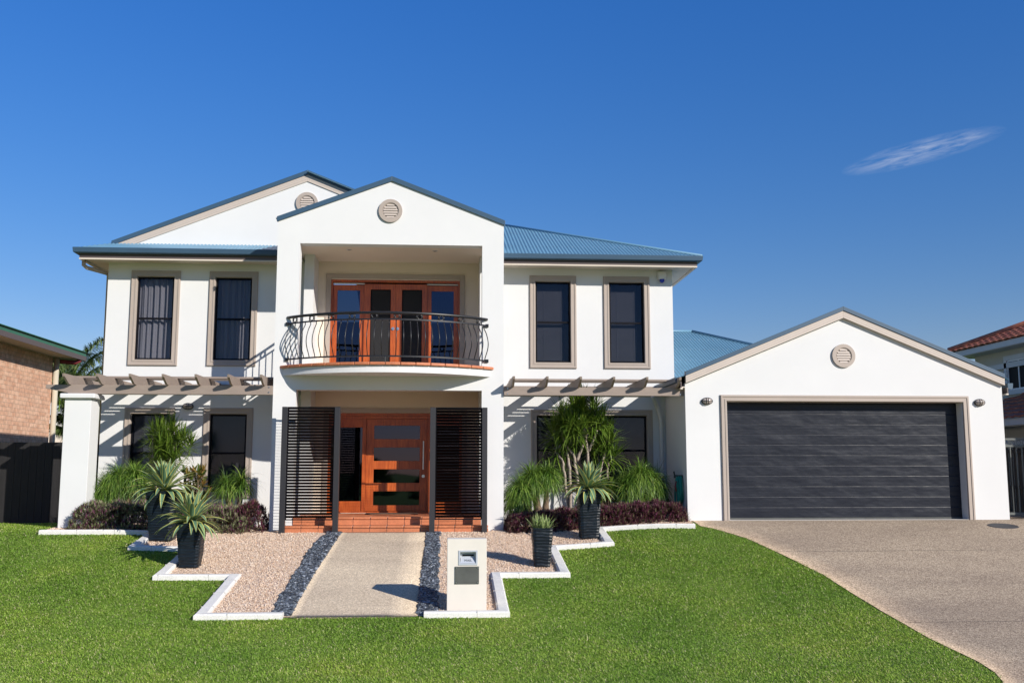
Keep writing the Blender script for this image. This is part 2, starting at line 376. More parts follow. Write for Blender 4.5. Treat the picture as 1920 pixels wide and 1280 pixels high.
def npmesh(name, V, F, mat, parent=None, uv=None, smooth=True, local=False):
    """V (n,3), F (m,k) arrays"""
    me = bpy.data.meshes.new(name); n, (m, k) = len(V), F.shape
    me.vertices.add(n); me.vertices.foreach_set('co', np.ascontiguousarray(V, dtype=np.float32).ravel())
    me.loops.add(m*k); me.loops.foreach_set('vertex_index', np.ascontiguousarray(F, dtype=np.int32).ravel())
    me.polygons.add(m); me.polygons.foreach_set('loop_start', np.arange(0, m*k, k, dtype=np.int32))
    try: me.polygons.foreach_set('loop_total', np.full(m, k, dtype=np.int32))
    except Exception: pass
    me.update(calc_edges=True)
    if uv is not None:
        l = me.uv_layers.new(name='UVMap'); l.data.foreach_set('uv', np.ascontiguousarray(uv[F.ravel()], dtype=np.float32).ravel())
    if smooth: me.polygons.foreach_set('use_smooth', np.ones(m, dtype=bool))
    return link(name, me, mat, parent, local)

def strips(base, d, Ln, W, droop, Sg=5, K=3, fold=.25, prof=None, twist=0, wob=0):
    """many leaf strips: base (n,3), d unit (n,3), Ln, W, droop (n,) -> V, F, UV"""
    n = len(base); Ln = np.broadcast_to(Ln, n); W = np.broadcast_to(W, n); droop = np.broadcast_to(droop, n)
    t = np.linspace(0, 1, Sg+1)
    prof = prof or (lambda u: np.clip(1-u**1.8, .03, 1)*np.clip(.55+2*u, 0, 1))
    side = np.cross(d, [0, 0, 1.]); bad = np.linalg.norm(side, axis=1) < 1e-3; side[bad] = [1, 0, 0]
    side /= np.linalg.norm(side, axis=1)[:, None]
    if twist:
        a = RNG.uniform(-twist, twist, n)[:, None]; up0 = np.cross(side, d); side = side*np.cos(a)+up0*np.sin(a)
    pos = base.copy(); dd = d.copy(); out = []; lat = RNG.normal(0, wob, (n, 3)) if wob else None
    us = np.linspace(-1, 1, K)
    for i, u in enumerate(t):
        if i:
            dd = dd+np.array([0, 0, -1.])*(droop/Sg)[:, None]*(.4+1.2*u)
            if wob: dd = dd+lat/Sg
            dd /= np.linalg.norm(dd, axis=1)[:, None]
            pos = pos+dd*(Ln/Sg)[:, None]
        up = np.cross(side, dd); w = W*prof(u)*.5
        for q in us:
            out.append(pos+side*(w*q)[:, None]+up*(w*fold*abs(q))[:, None])
    V = np.stack(out, 1).reshape(-1, 3); per = (Sg+1)*K
    f = np.array([(i*K+k, i*K+k+1, (i+1)*K+k+1, (i+1)*K+k) for i in range(Sg) for k in range(K-1)])
    F = (f[None]+(np.arange(n)*per)[:, None, None]).reshape(-1, 4)
    uv1 = np.array([((q+1)/2, u) for u in t for q in us]); UV = np.tile(uv1, (n, 1))
    return V, F, UV
def cat(parts):
    V = []; F = []; U = []; k = 0
    for v, f, u in parts: V.append(v); F.append(f+k); U.append(u); k += len(v)
    return np.concatenate(V), np.concatenate(F), np.concatenate(U)
def sph(az, el): return np.stack([np.cos(el)*np.cos(az), np.cos(el)*np.sin(az), np.sin(el)], 1)
def pip(x, y, poly):
    ins = np.zeros(len(x), bool); n = len(poly)
    for i in range(n):
        x0, y0 = poly[i]; x1, y1 = poly[(i+1) % n]
        c = ((y0 > y) != (y1 > y)); 
        with np.errstate(all='ignore'): xi = (x1-x0)*(y-y0)/(y1-y0)+x0
        ins ^= c & (x < xi)
    return ins

# ============================================================ SETTING
xs = np.concatenate([-np.geomspace(900, 15, 14), np.arange(-14, 16.1, .35), np.geomspace(17, 900, 14)])
ys = np.concatenate([-np.geomspace(900, 6, 12), np.arange(-4, 34, .35), np.geomspace(36, 1500, 16)])
X, Y = np.meshgrid(xs, ys); V = np.stack([X.ravel(), Y.ravel(), gv(X.ravel(), Y.ravel())], 1)
nx = len(xs); F = np.array([(j*nx+i, j*nx+i+1, (j+1)*nx+i+1, (j+1)*nx+i) for j in range(len(ys)-1) for i in range(nx-1)])
tag(npmesh('ground', V, F, 'ground'), kind='structure')

KL = [(-7.28, 18.78), (-5.28, 18.78), (-5.28, 17.66), (-4.34, 17.66), (-4.34, 15.86), (-3.21, 15.86), (-3.21, 13.78), (-2.14, 13.78)]
KR = [(-.27, 13.78), (.80, 13.78), (.80, 15.86), (1.88, 15.86), (1.88, 17.70), (2.89, 17.70), (2.89, 18.86), (4.66, 18.62)]
PL = [(-1.93, 19.24), (-1.97, 17.94), (-2.03, 16.19), (-2.045, 14.68), (-2.045, 13.74)]
PR = [(-.35, 19.24), (-.35, 17.95), (-.37, 15.88), (-.37, 14.05), (-.37, 13.74)]
BED = KL + KR + [(4.72, 18.9), (4.75, 21.25), (-7.28, 21.25)]
def xin(poly, y):
    p = sorted(poly, key=lambda q: q[1]); return float(np.interp(y, [q[1] for q in p], [q[0] for q in p]))
# gravel base in the bed
st = .05; gx, gy = np.meshgrid(np.arange(-7.4, 4.9, st), np.arange(13.6, 21.3, st)); gx = gx.ravel(); gy = gy.ravel()
ok = pip(gx+st/2, gy+st/2, BED); gx = gx[ok]; gy = gy[ok]
cx = np.stack([gx, gx+st, gx+st, gx], 1).ravel(); cy = np.stack([gy, gy, gy+st, gy+st], 1).ravel()
tag(npmesh('gravel_bed', np.stack([cx, cy, gv(cx, cy)+.012], 1), np.arange(len(cx)).reshape(-1, 4), 'gravel_base', smooth=False), kind='structure')
def loft(name, rows, mat, h, nu=12):
    V = []; U = []
    for xl, xr, y in rows:
        for k in range(nu+1):
            x = xl+(xr-xl)*(k/nu)**1.5; V.append((x, y, g(x, y)+h)); U.append((x-xl, y))
    n = nu+1; F = np.array([(j*n+i, (j+1)*n+i, (j+1)*n+i+1, j*n+i+1) for j in range(len(rows)-1) for i in range(nu)])
    V = np.array(V); e = len(V)
    # skirt so the slab has an edge
    sk = []; Ls = [j*n for j in range(len(rows))]; Rs = [j*n+nu for j in range(len(rows))]
    for edge in (Ls, Rs, list(range(nu+1)), list(range((len(rows)-1)*n, len(rows)*n))):
        base = len(V); low = V[edge].copy(); low[:, 2] -= .06; V = np.concatenate([V, low]); U += [U[i] for i in edge]
        sk += [(edge[i], edge[i+1], base+i+1, base+i) for i in range(len(edge)-1)]
    return tag(npmesh(name, V, np.concatenate([F, np.array(sk)]), mat, uv=np.array(U), smooth=False), kind='structure')
yy = np.linspace(19.245, 13.74, 34)
loft('path', [(xin(PL, y), xin(PR, y), y) for y in yy], 'path', .021, 6)
DE = [(4.74, 19.6), (4.78, 19.3), (4.78, 18.72), (4.95, 18.55), (5.38, 17.77), (5.71, 16.6), (5.95, 15.6), (6.06, 14.1), (6.06, 12.95), (6.05, 12.1), (6.05, 11.3), (5.98, 10.82), (5.84, 10.4), (5.4, 9.7), (4.6, 8.8), (3.6, 8.0), (3.0, 7.0), (3, 4)]
yd = np.concatenate([np.linspace(19.6, 9, 60), np.linspace(8.7, 4, 8)])
loft('driveway', [(xin(DE, y), 17.5, y) for y in yd], 'drive', .014, 16)
dj = MB()
def cut(x0, y0, x1, y1):
    n = 24
    for k in range(n):
        a = (x0+(x1-x0)*k/n, y0+(y1-y0)*k/n); b = (x0+(x1-x0)*(k+1)/n, y0+(y1-y0)*(k+1)/n)
        d = Vector((b[0]-a[0], b[1]-a[1])).normalized()*.004; q = [(a[0]-d.y, a[1]+d.x), (a[0]+d.y, a[1]-d.x), (b[0]+d.y, b[1]-d.x), (b[0]-d.y, b[1]+d.x)]
        dj.add([(x, y, g(x, y)+.0165) for x, y in q], [(0, 1, 2, 3)])
cut(5.6, 16.9, 17, 17.0); cut(6.1, 13.2, 15, 13.2)
tag(dj.build('control_joint', 'dark_grey'), kind='structure')
loft('side_path', [(11.25, 17.5, y) for y in np.linspace(24, 19.62, 10)], 'drive', .02, 6)
# kerbs
def kerb(name, pts, ends, group, label):
    P = []
    for (a, b) in zip(pts, pts[1:]):
        n = max(1, int(math.dist(a, b)/.3))
        P += [(a[0]+(b[0]-a[0])*k/n, a[1]+(b[1]-a[1])*k/n) for k in range(n)]
    P.append(pts[-1]); w = .083
    zz = [g(x, y) for x, y in P]
    mb = MB(); prof = [(-w, -.05), (-w, .055), (-w+.022, .075), (w-.022, .075), (w, .055), (w, -.05)]
    prof = prof[::-1]
    mb.sweep(prof, P, zz)
    o = tag(mb.build(name, 'kerb', normals=True), kind='structure')
    # cast joints every 0.3-0.4 m: thin dark saw cuts standing 1 mm proud
    j = MB(); acc = 0
    for i in range(1, len(P)-1):
        if i % 2: continue
        d = (Vector(P[i+1])-Vector(P[i])).normalized()
        if abs(d.x) > .5: j.box(P[i][0]-.003, P[i][0]+.003, P[i][1]-w-.002, P[i][1]+w+.002, zz[i]-.02, zz[i]+.0765)
        else: j.box(P[i][0]-w-.002, P[i][0]+w+.002, P[i][1]-.003, P[i][1]+.003, zz[i]-.02, zz[i]+.0765)
    tag(j.build('kerb_joint', 'concrete', o))
kerb('kerb', KL, None, None, None); kerb('kerb', KR, None, None, None)

# gravel stones
def octs(n, pos, r, flat, name, mat, sub=False):
    if sub:
        import bmesh
        bm = bmesh.new(); bmesh.ops.create_icosphere(bm, subdivisions=1 if sub == 1 else 2, radius=1); bv = np.array([v.co[:] for v in bm.verts]); bf = np.array([[v.index for v in f.verts] for f in bm.faces]); bm.free()
    else:
        bv = np.array([(1, 0, 0), (0, 1, 0), (-1, 0, 0), (0, -1, 0), (0, 0, 1), (0, 0, -1)], float)
        bf = np.array([(0, 1, 4), (1, 2, 4), (2, 3, 4), (3, 0, 4), (1, 0, 5), (2, 1, 5), (3, 2, 5), (0, 3, 5)])
    a = RNG.uniform(0, 2*PI, n); sc = RNG.uniform(.65, 1.35, (n, 3))*r[:, None]; sc[:, 2] *= flat
    V = bv[None]*sc[:, None, :]
    if not sub: V = V*RNG.uniform(.75, 1.2, (n, len(bv), 1))
    tx = RNG.normal(0, .35, n)
    y2 = V[..., 1]*np.cos(tx)[:, None]-V[..., 2]*np.sin(tx)[:, None]; z2 = V[..., 1]*np.sin(tx)[:, None]+V[..., 2]*np.cos(tx)[:, None]
    x3 = V[..., 0]*np.cos(a)[:, None]-y2*np.sin(a)[:, None]; y3 = V[..., 0]*np.sin(a)[:, None]+y2*np.cos(a)[:, None]
    V = np.stack([x3, y3, z2], -1)+pos[:, None, :]
    F = (bf[None]+(np.arange(n)*len(bv))[:, None, None]).reshape(-1, 3)
    return npmesh(name, V.reshape(-1, 3), F, mat, smooth=bool(sub))
NG = 190000
px = RNG.uniform(-7.3, 4.8, NG); py = RNG.uniform(13.7, 20.3, NG)
wav = .015*np.sin(py*5)+.012*np.sin(py*13)
okk = pip(px, py, BED) & ~((px > -2.34+wav) & (px < -.09+wav) & (py < 19.25)) & ~((px > -3.1) & (px < .9) & (py > 19.2))
px = px[okk]; py = py[okk]; r = RNG.uniform(.005, .0125, len(px))
o = octs(len(px), np.stack([px, py, gv(px, py)+.017+RNG.uniform(0, .008, len(px))], 1), r, .7, 'gravel', 'gravel')
tag(o, 'pinkish tan loose gravel filling the stepped garden bed', 'gravel', kind='stuff')
def pebbles(x0f, x1f, lab):
    n = 5200; y = RNG.uniform(13.85, 19.2, n); x = np.array([RNG.uniform(x0f(q), x1f(q)) for q in y]); r = RNG.uniform(.012, .036, n)*RNG.uniform(.7, 1, n)
    o = octs(n, np.stack([x, y, gv(x, y)+.016+RNG.uniform(0, .014, n)], 1), r, .55, 'pebbles', 'pebble', sub=2)
    tag(o, lab, 'pebbles', kind='stuff')
pebbles(lambda y: -2.33+.015*math.sin(y*5)+.012*math.sin(y*13)-(.0 if y < 18 else -.12*(y-18)), lambda y: xin(PL, y)-.01, 'strip of dark river pebbles along the left side of the path')
pebbles(lambda y: xin(PR, y)+.01, lambda y: -.10+.015*math.sin(y*5)+.012*math.sin(y*13), 'strip of dark river pebbles between path and letterbox')

# grass blades
def lawn():
    n = 1900000
    y = 9.6+(21.2-9.6)*RNG.uniform(0, 1, n)**1.15; x = RNG.uniform(-.455, .40, n)*y
    x = RNG.uniform(-.47, .60, n)*y
    k = pip(x, y, [(a-(.0), b) for a, b in BED]); 
    kb = np.zeros(n, bool)
    for P in (KL, KR):
        for (ax, ay), (bx, by) in zip(P, P[1:]):
            kb |= (x > min(ax, bx)-.078) & (x < max(ax, bx)+.078) & (y > min(ay, by)-.078) & (y < max(ay, by)+.078) if not (ax == 2.89 and ay > 18.8) else (np.abs(y-(18.86-(x-2.89)*.1356)) < .08) & (x > 2.85) & (x < 4.66)
    pth = (x > -2.05) & (x < -.36) & (y > 13.765)
    wob = .02*np.sin(y*9)+.012*np.sin(y*23+1)
    pd = sorted(DE, key=lambda q: q[1]); dr = (x > np.interp(y, [q[1] for q in pd], [q[0] for q in pd])+wob+.02) & (y < 21.3)
    hs = (x > -7.16) & (y > 19)
    m = ~(k | kb | pth | dr | hs | (y > 21.25) | (x < -12))
    x = x[m]; y = y[m]; n = len(x)
    clump = RNG.uniform(0, 1, n)
    az = RNG.uniform(0, 2*PI, n); el = RNG.uniform(.0, 1.1, n)
    hgt = .019+.006*np.sin(x*1.7+y*.9)*np.sin(y*1.3-x*.6)+RNG.uniform(-.007, .010, n)
    w = .0018+.00018*y
    d = sph(az, el); tip2 = np.stack([x, y, gv(x, y)], 1)
    L1 = hgt[:, None]*1.25
    sd = np.stack([-np.sin(az), np.cos(az), np.zeros(n)], 1)*w[:, None]*RNG.uniform(.6, 1.3, n)[:, None]
    mid = tip2+d*L1*.55; bend = d.copy(); bend[:, 2] -= .5; bend /= np.linalg.norm(bend, axis=1)[:, None]
    tip = mid+bend*L1*.6
    V = np.stack([tip2-sd*.8, tip2+sd*.8, mid+sd, mid-sd, tip+sd*.25, tip-sd*.25], 1).reshape(-1, 3)
    f = np.array([(0, 1, 2, 3), (3, 2, 4, 5)]); F = (f[None]+(np.arange(n)*6)[:, None, None]).reshape(-1, 4)
    tag(npmesh('grass', V, F, 'grass', smooth=False), 'short mown green lawn grass around the garden bed and driveway', 'grass', kind='stuff')
lawn()

# ============================================================ HOUSE
YM, YP, YG, YB = 21.2, 19.5, 19.35, 21.31
house = thing('house', (-1.1, 21.0, 1.15), 'white rendered two storey house with blue roof, balcony portico and attached garage', 'house')
XL, XR = -7.14, 4.93
wins_up = [(-6.145, 1), (-4.522, 1), (2.297, 0), (3.908, 0)]
TW = 1.02
def whole(cx, zt, zb, w=TW): return (cx-w/2+.125, cx+w/2-.125, zb+.125, zt-.125)
LOWB = 1.74
holes_l = [whole(-6.145, 6.505, 4.482), whole(-4.522, 6.505, 4.482), whole(-6.145, 3.605, LOWB), whole(-4.535, 3.605, LOWB)]
holes_r = [whole(2.297, 6.505, 4.482), whole(3.908, 6.505, 4.482), (1.81+.125, 4.435-.125, 2.0, 3.60-.125)]
W = MB().wall(XL, -2.96, .9, 6.72, YM, YM+.25, holes_l)
W.box(XL, XL+.25, YM+.251, 30, .9, 6.72)
W.build('wall', 'stucco', house)
W = MB().wall(.88, XR, .9, 6.72, YM, YM+.25, holes_r)
W.box(XR-.25, XR, YM+.251, 30, .9, 6.72).box(XL+.26, XR-.26, 29.75, 30, .9, 6.72)
W.build('wall', 'stucco', house)
# recessed walls behind the portico
DX0, DX1 = -2.50, .297      # balcony joinery opening
EX0, EX1 = -2.475, .348
W = MB().wall(-2.76, .69, 1.2, 6.95, YB, YB+.25, [(DX0, DX1, 4.32, 6.39), (EX0, EX1, 1.43, 3.517)])
W.build('wall', 'cream', house)
MB().box(-2.96, -2.762, 20.6, YM+.26, 1.0, 6.95).build('pilaster', 'stucco', house)
MB().box(.692, .88, 20.6, YM+.26, 1.0, 6.95).build('pilaster', 'stucco', house)
# portico
P = MB().wall(-3.34, 1.13, .95, 7.2, YP, YP+.26, [(-2.9, .70, .95, 3.86), (-2.9, .70, 4.3, 6.76)])
ax = -1.115
P.prism([(-3.34, 7.2), (1.13, 7.2), (ax, 8.055)], YP, YP+.26)
P.build('portico', 'stucco', house)
for a_, b_ in ((-3.34, -3.06), (.85, 1.13)):
    for z0, z1 in ((6.72, 7.3), (3.9, 4.29)): MB().box(a_, b_, YP+.262, YM-.002, z0, z1).build('side_beam', 'stucco', house)
o = MB().box(-3.05, .84, YP+.263, YB+.3, 6.775, 6.87).build('ceiling', 'cream', house)
MB().box(-3.05, .84, YP+.263, YB-.001, 3.98, 4.05).build('ceiling', 'cream', house)
o = MB().box(-3.05, .84, YP+.263, YB-.001, 4.06, 4.30).build('balcony_floor', 'cream', house)
for x, z in ((-2.0, 6.773), (-.25, 6.773), (-1.09, 3.978)):
    q = MB().lathe([(.0, -.004), (.045, -.006), (.055, 0), (.055, .004)], (x, 20.1, z), 20).build('downlight', 'chrome', house, smooth=True)
    MB().lathe([(.0, -.008), (.032, -.008), (.034, -.003)], (x, 20.1, z), 16).build('lens', 'lens', q)

# garage walls
GX0, GX1 = 4.71, 11.19; gx = 7.95
gh = (5.54, 10.34, .95, 3.66)
Wg = MB().wall(GX0, GX1, .95, 4.02, YG, YG+.25, [gh]).prism([(GX0, 4.02), (GX1, 4.02), (gx, 5.36)], YG, YG+.25)
Wg.box(GX0, GX0+.2, YG+.251, 21.5, .95, 4.02).box(GX1-.2, GX1, YG+.251, 27, .95, 4.02).box(GX0+.3, GX1-.21, 26.8, 27, .95, 4.02)
Wg.build('garage_wall', 'stucco', house)
MB().box(GX0+.21, GX1-.21, YG+.28, 26.7, 3.9, 4.0).build('garage_ceiling', 'cream', house)

# trims and windows
def window(cx, zt, zb, w, kind, panels=1):
    x0, x1 = cx-w/2, cx+w/2
    m = MB().frame(x0, x1, zb, zt, .125, YM-.028, YM-.001)
    m.frame(x0+.012, x1-.012, zb+.012, zt-.012, .03, YM-.040, YM-.0285)
    m.frame(x0+.088, x1-.088, zb+.088, zt-.088, .034, YM-.036, YM-.0285)
    m.frame(x0+.1255, x1-.1255, zb+.1255, zt-.1255, .006, YM-.001, YM+.1)
    win = m.build('window', 'taupe', house, bevel=.003)
    hx0, hx1, hz0, hz1 = x0+.132, x1-.132, zb+.132, zt-.132; yf = YM+.035
    f = MB().frame(hx0, hx1, hz0, hz1, .035, yf, yf+.06)
    zm = (hz0+hz1)/2-.005
    n = panels; cw = (hx1-hx0)/n
    for k in range(n):
        a = hx0+cw*k; f.box(a+.036, a+cw-.036, yf+.006, yf+.05, zm-.02, zm+.02)
        if k: f.box(a-.035, a+.035, yf+.002, yf+.055, hz0+.036, hz1-.036)
    f.build('sash', 'black_frame', win, bevel=.002)
    MB().box(hx0+.03, hx1-.03, yf+.026, yf+.030, hz0+.03, hz1-.03).build('pane', 'glass', win)
    yc = yf+.13
    if kind == 'curtain':
        xs_ = np.linspace(hx0, hx1, 160); k = RNG.uniform(0, 6, 3); zz = np.linspace(hz0, hz1, 14); V = []
        for z in zz:
            u = (hz1-z)/(hz1-hz0)
            yv = yc+.03*np.sin(xs_*52+k[0]+u*.4)+.018*np.sin(xs_*97+k[1]-u)*(1-.3*u)+.012*np.sin(xs_*23+k[2])
            V.append(np.stack([xs_+.004*math.sin(u*5), yv, np.full_like(xs_, z)], 1))
        V = np.concatenate(V); n_ = 160; F = np.array([(j*n_+i, j*n_+i+1, (j+1)*n_+i+1, (j+1)*n_+i) for j in range(13) for i in range(n_-1)])
        npmesh('curtain', V, F, 'curtain', win)
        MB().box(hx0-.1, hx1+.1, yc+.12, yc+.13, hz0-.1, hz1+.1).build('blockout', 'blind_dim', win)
    elif kind == 'blind':
        b = MB(); z = hz1-.02
        while z > hz0+.02:
            b.prismx([(yc-.012, z-.011), (yc-.011, z-.012), (yc+.012, z+.010), (yc+.011, z+.011)], hx0+.03, hx1-.03-.1*(cx > 2))
            z -= .0235
        for q in (.25, .75): b.box(hx0+(hx1-hx0)*q, hx0+(hx1-hx0)*q+.006, yc-.016, yc-.013, hz0, hz1)
        b.build('blind', 'blind', win)
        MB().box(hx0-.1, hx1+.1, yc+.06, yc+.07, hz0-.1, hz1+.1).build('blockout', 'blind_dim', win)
    else:
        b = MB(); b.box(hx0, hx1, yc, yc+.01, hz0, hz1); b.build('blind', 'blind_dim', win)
    return win
for cx, ku in zip((-6.145, -4.522, 2.297, 3.908), ('curtain', 'curtain', 'blind', 'blind')): window(cx, 6.505, 4.482, TW, ku)
window(-6.145, 3.605, LOWB, TW, 'blind'); window(-4.535, 3.605, LOWB, TW, 'blind')
window((1.81+4.435)/2, 3.60, 1.875, 2.625, 'dim', 3)

# entry door joinery
def ring(x0, x1, z0, z1, w, y0, y1, **k): return MB().frame(x0, x1, z0, z1, w, y0, y1, **k)
surr = MB().frame(EX0-.10, EX1+.10, 1.43, 3.62, .10, YB-.03, YB-.001, bottom=False)
surr.build('door_surround', 'taupe', house, bevel=.003)
YD = YB+.03
fr = MB().frame(EX0, EX1, 1.432, 3.515, .055, YD, YD+.11, wb=.03)
fr.box(EX0+.056, EX1-.056, YD+.003, YD+.1, 3.40, 3.457)
for x in (-1.758, -.389): fr.box(x, x+.075, YD+.002, YD+.1, 1.463, 3.399)
ent = fr.build('entry_door', 'wood', house, bevel=.003)
for (a, b) in ((EX0+.056, -1.759), (-.313, EX1-.056)):
    for z0, z1 in ((1.463, 1.67), (3.215, 3.399)): MB().box(a, b, YD+.02, YD+.075, z0, z1).build('sidelight_rail', 'wood', ent, bevel=.002)
    MB().box(a, b, YD+.045, YD+.052, 1.671, 3.214).build('pane', 'glass_dark', ent)
lx0, lx1, lz0, lz1 = -1.680, -.391, 1.468, 3.397
panes = [(3.256, 2.970), (2.796, 2.510), (2.336, 2.050), (1.876, 1.584)]
lf = MB().wall(lx0, lx1, lz0, lz1, YD+.025, YD+.07, [(lx0+.165, lx1-.155, b, a) for a, b in panes])
lf.build('door_leaf', 'wood', ent, bevel=.004)
for a, b in panes: MB().box(lx0+.166, lx1-.156, YD+.043, YD+.050, b+.001, a-.001).build('pane', 'glass_dark', ent)
hx = lx1-.075
MB().tube([(hx, YD-.05, 2.33), (hx, YD-.05, 2.93)], .016, 14).tube([(hx, YD-.05, 2.43), (hx, YD+.026, 2.43)], .009, 8).tube([(hx, YD-.05, 2.83), (hx, YD+.026, 2.83)], .009, 8).build('handle', 'chrome', ent, smooth='auto')
MB().disc((hx, 0, 2.19), .032, YD+.008, YD+.0245, 24).disc((hx, 0, 2.19), .013, YD+.003, YD+.0078, 16).build('lock', 'chrome', ent)
MB().box(-1.65, -.35, YD-.05, YD+.12, 1.405, 1.431).build('sill', 'wood', ent)

# balcony doors
bs = MB().frame(DX0-.09, DX1+.09, 4.3, 6.512, .105, YB-.03, YB-.001, bottom=False).build('door_surround', 'taupe', house, bevel=.003)
fr = MB().frame(DX0, DX1, 4.32, 6.388, .05, YB+.01, YB+.15, wb=.03)
bd = fr.build('balcony_door', 'wood', house, bevel=.003)
w4 = (DX1-DX0-.10)/4; xx = DX0+.05
for k in range(4):
    a = xx+w4*k; b = a+w4; yy0 = YB+.075 if k in (0, 3) else YB+.025
    sl = .095 if k in (0, 3) else .105
    zt_ = 6.288 if k in (0, 3) else 6.303
    a2, b2 = a+.002, b-.002
    if k == 0: b2 += .06
    if k == 3: a2 -= .06
    lf = MB().wall(a2, b2, 4.355, zt_, yy0, yy0+.042, [(a+sl+(.03 if k in (1, 2) else 0), b-sl-(.0 if k in (1, 2) else 0), 4.53, zt_-.12)])
    q = lf.build('door_leaf', 'wood', bd, bevel=.003)
    if k in (0, 3): MB().box(a+sl+.001, b-sl-.001, yy0+.015, yy0+.02, 4.531, zt_-.121).build('pane', 'glass_dark', bd)
    else:
        MB().box(a+sl+.031, b-sl-.001, yy0+.02, yy0+.024, 4.531, zt_-.121).build('fly_screen', 'meshscreen', bd)
        MB().frame(a+sl+.031, b-sl-.001, 4.531, zt_-.121, .016, yy0+.008, yy0+.0195).build('screen_frame', 'black_frame', bd)
mid = xx+2*w4
for sx in (-.05, .05):
    MB().disc((mid+sx, 0, 5.33), .034, YB+.012, YB+.0245, 24).disc((mid+sx, 0, 5.33), .018, YB-.006, YB+.0115, 16).build('knob', 'chrome', bd)
for a, b in ((DX0+.055, xx+w4-.0), (xx+3*w4, DX1-.055)): MB().box(a, b, YB+.06, YB+.07, 6.298, 6.323).build('track', 'plastic_white', bd)

# balcony slab, tile edge, balustrade
def arc(x0, x1, y0, bulge, n):
    c = (x1-x0)/2; Rr = (c*c+bulge*bulge)/(2*bulge); mx = (x0+x1)/2; yc = y0-bulge+Rr; th = math.asin(c/Rr)
    return [(mx+Rr*math.sin(-th+2*th*k/n), yc-Rr*math.cos(-th+2*th*k/n)) for k in range(n+1)], (mx, yc, Rr, th)
sl, _ = arc(-3.16, .87, YP-.001, .80, 40)
balc = MB().prismz(sl, 4.13, 4.268).build('balcony', 'stucco', house, bevel=.006)
tl, (tmx, tyc, tR, tth) = arc(-3.23, .94, YP-.001, .86, 40)
tile = MB()
nt_ = 16
for k in range(nt_):
    t0 = -tth+2*tth*k/nt_; t1 = -tth+2*tth*(k+1)/nt_; g_ = .004/tR
    out = [(tmx+tR*math.sin(t0+g_+(t1-t0-2*g_)*q/3), tyc-tR*math.cos(t0+g_+(t1-t0-2*g_)*q/3)) for q in range(4)]
    inn = [(tmx+(tR-.12)*math.sin(t1-g_-(t1-t0-2*g_)*q/3), tyc-(tR-.12)*math.cos(t1-g_-(t1-t0-2*g_)*q/3)) for q in range(4)]
    tile.prismz(out+inn, 4.27, 4.325)
tile.build('edge_tiles', 'terracotta', balc, bevel=.014, seg=3)
MB().prismz(arc(-3.20, .91, YP-.0012, .82, 40)[0], 4.269, 4.312).build('tile_bed', 'grout', balc)
rl, (rmx, ryc, rR, rth) = arc(-3.10, .80, YP, .76, 60)
def rp(t, z, out=0): return (rmx+(rR+out)*math.sin(t), ryc-(rR+out)*math.cos(t), z)
ts = [-rth+2*rth*k/60 for k in range(61)]
MB().tube([rp(t, 5.27) for t in ts], .027, 12).build('handrail', 'black_metal', balc, smooth=True)
for z in (5.145, 4.445):
    MB().sweep([(-.012, z-.014), (.012, z-.014), (.012, z+.014), (-.012, z+.014)], [rp(t, 0)[:2] for t in ts]).box(rp(-rth, 0)[0]-.03, rp(-rth, 0)[0]+.03, YP-.035, YP-.001, z-.03, z+.03).box(rp(rth, 0)[0]-.03, rp(rth, 0)[0]+.03, YP-.035, YP-.001, z-.03, z+.03).build('rail', 'black_metal', balc)
NB = 32
for k in range(NB):
    t = -rth+2*rth*(k+.5)/NB
    pts = []
    for q in range(15):
        u = q/14; z = 5.14-u*.69
        b_ = .105*math.sin(PI*min(1, u**1.15))**1.35-.03*math.exp(-((u-.06)/.09)**2)
        pts.append(rp(t, z, b_))
    MB().tube(pts, .0095, 6).build('baluster', 'black_metal', balc, smooth=True)
for k in range(10):
    t = -rth+2*rth*(k+.5)/10; c = Vector(rp(t, 5.205)); tn = Vector((math.cos(t), math.sin(t), 0))
    m = MB().tube([c+.042*(math.cos(a)*tn+math.sin(a)*Vector((0, 0, 1))) for a in [2*PI*q/24 for q in range(25)]], .009, 6, caps=False)
    for s_ in (-1, 1): m.tube([c+tn*s_*.058+Vector((0, 0, -.05)), c+tn*s_*.058+Vector((0, 0, .05))], .009, 6)
    m.build('rail_ring', 'black_metal', balc, smooth=True)
for xs_ in (-3.2, .99):
    y0, y1 = YP+.262, YM-.002
    MB().tube([(xs_, y0, 5.27), (xs_, y1, 5.27)], .027, 12).build('handrail', 'black_metal', balc, smooth='auto')
    for z in (5.145, 4.445): MB().box(xs_-.012, xs_+.012, y0, y1, z-.014, z+.014).build('rail', 'black_metal', balc)
    nb_ = 10
    for k in range(nb_):
        y = y0+(y1-y0)*(k+.5)/nb_; MB().tube([(xs_, y, 5.14), (xs_, y, 4.45)], .0095, 6).build('baluster', 'black_metal', balc, smooth=True)
    for k in range(3):
        y = y0+(y1-y0)*(k+.5)/3; m = MB().tube([(xs_, y+.042*math.cos(a), 5.205+.042*math.sin(a)) for a in [2*PI*q/24 for q in range(25)]], .009, 6, caps=False)
        for s_ in (-1, 1): m.tube([(xs_, y+s_*.058, 5.155), (xs_, y+s_*.058, 5.255)], .009, 6)
        m.build('rail_ring', 'black_metal', balc, smooth=True)
MB().tube([rp(0, 4.44), rp(0, 4.32)], .012, 8).build('rail_post', 'black_metal', balc)

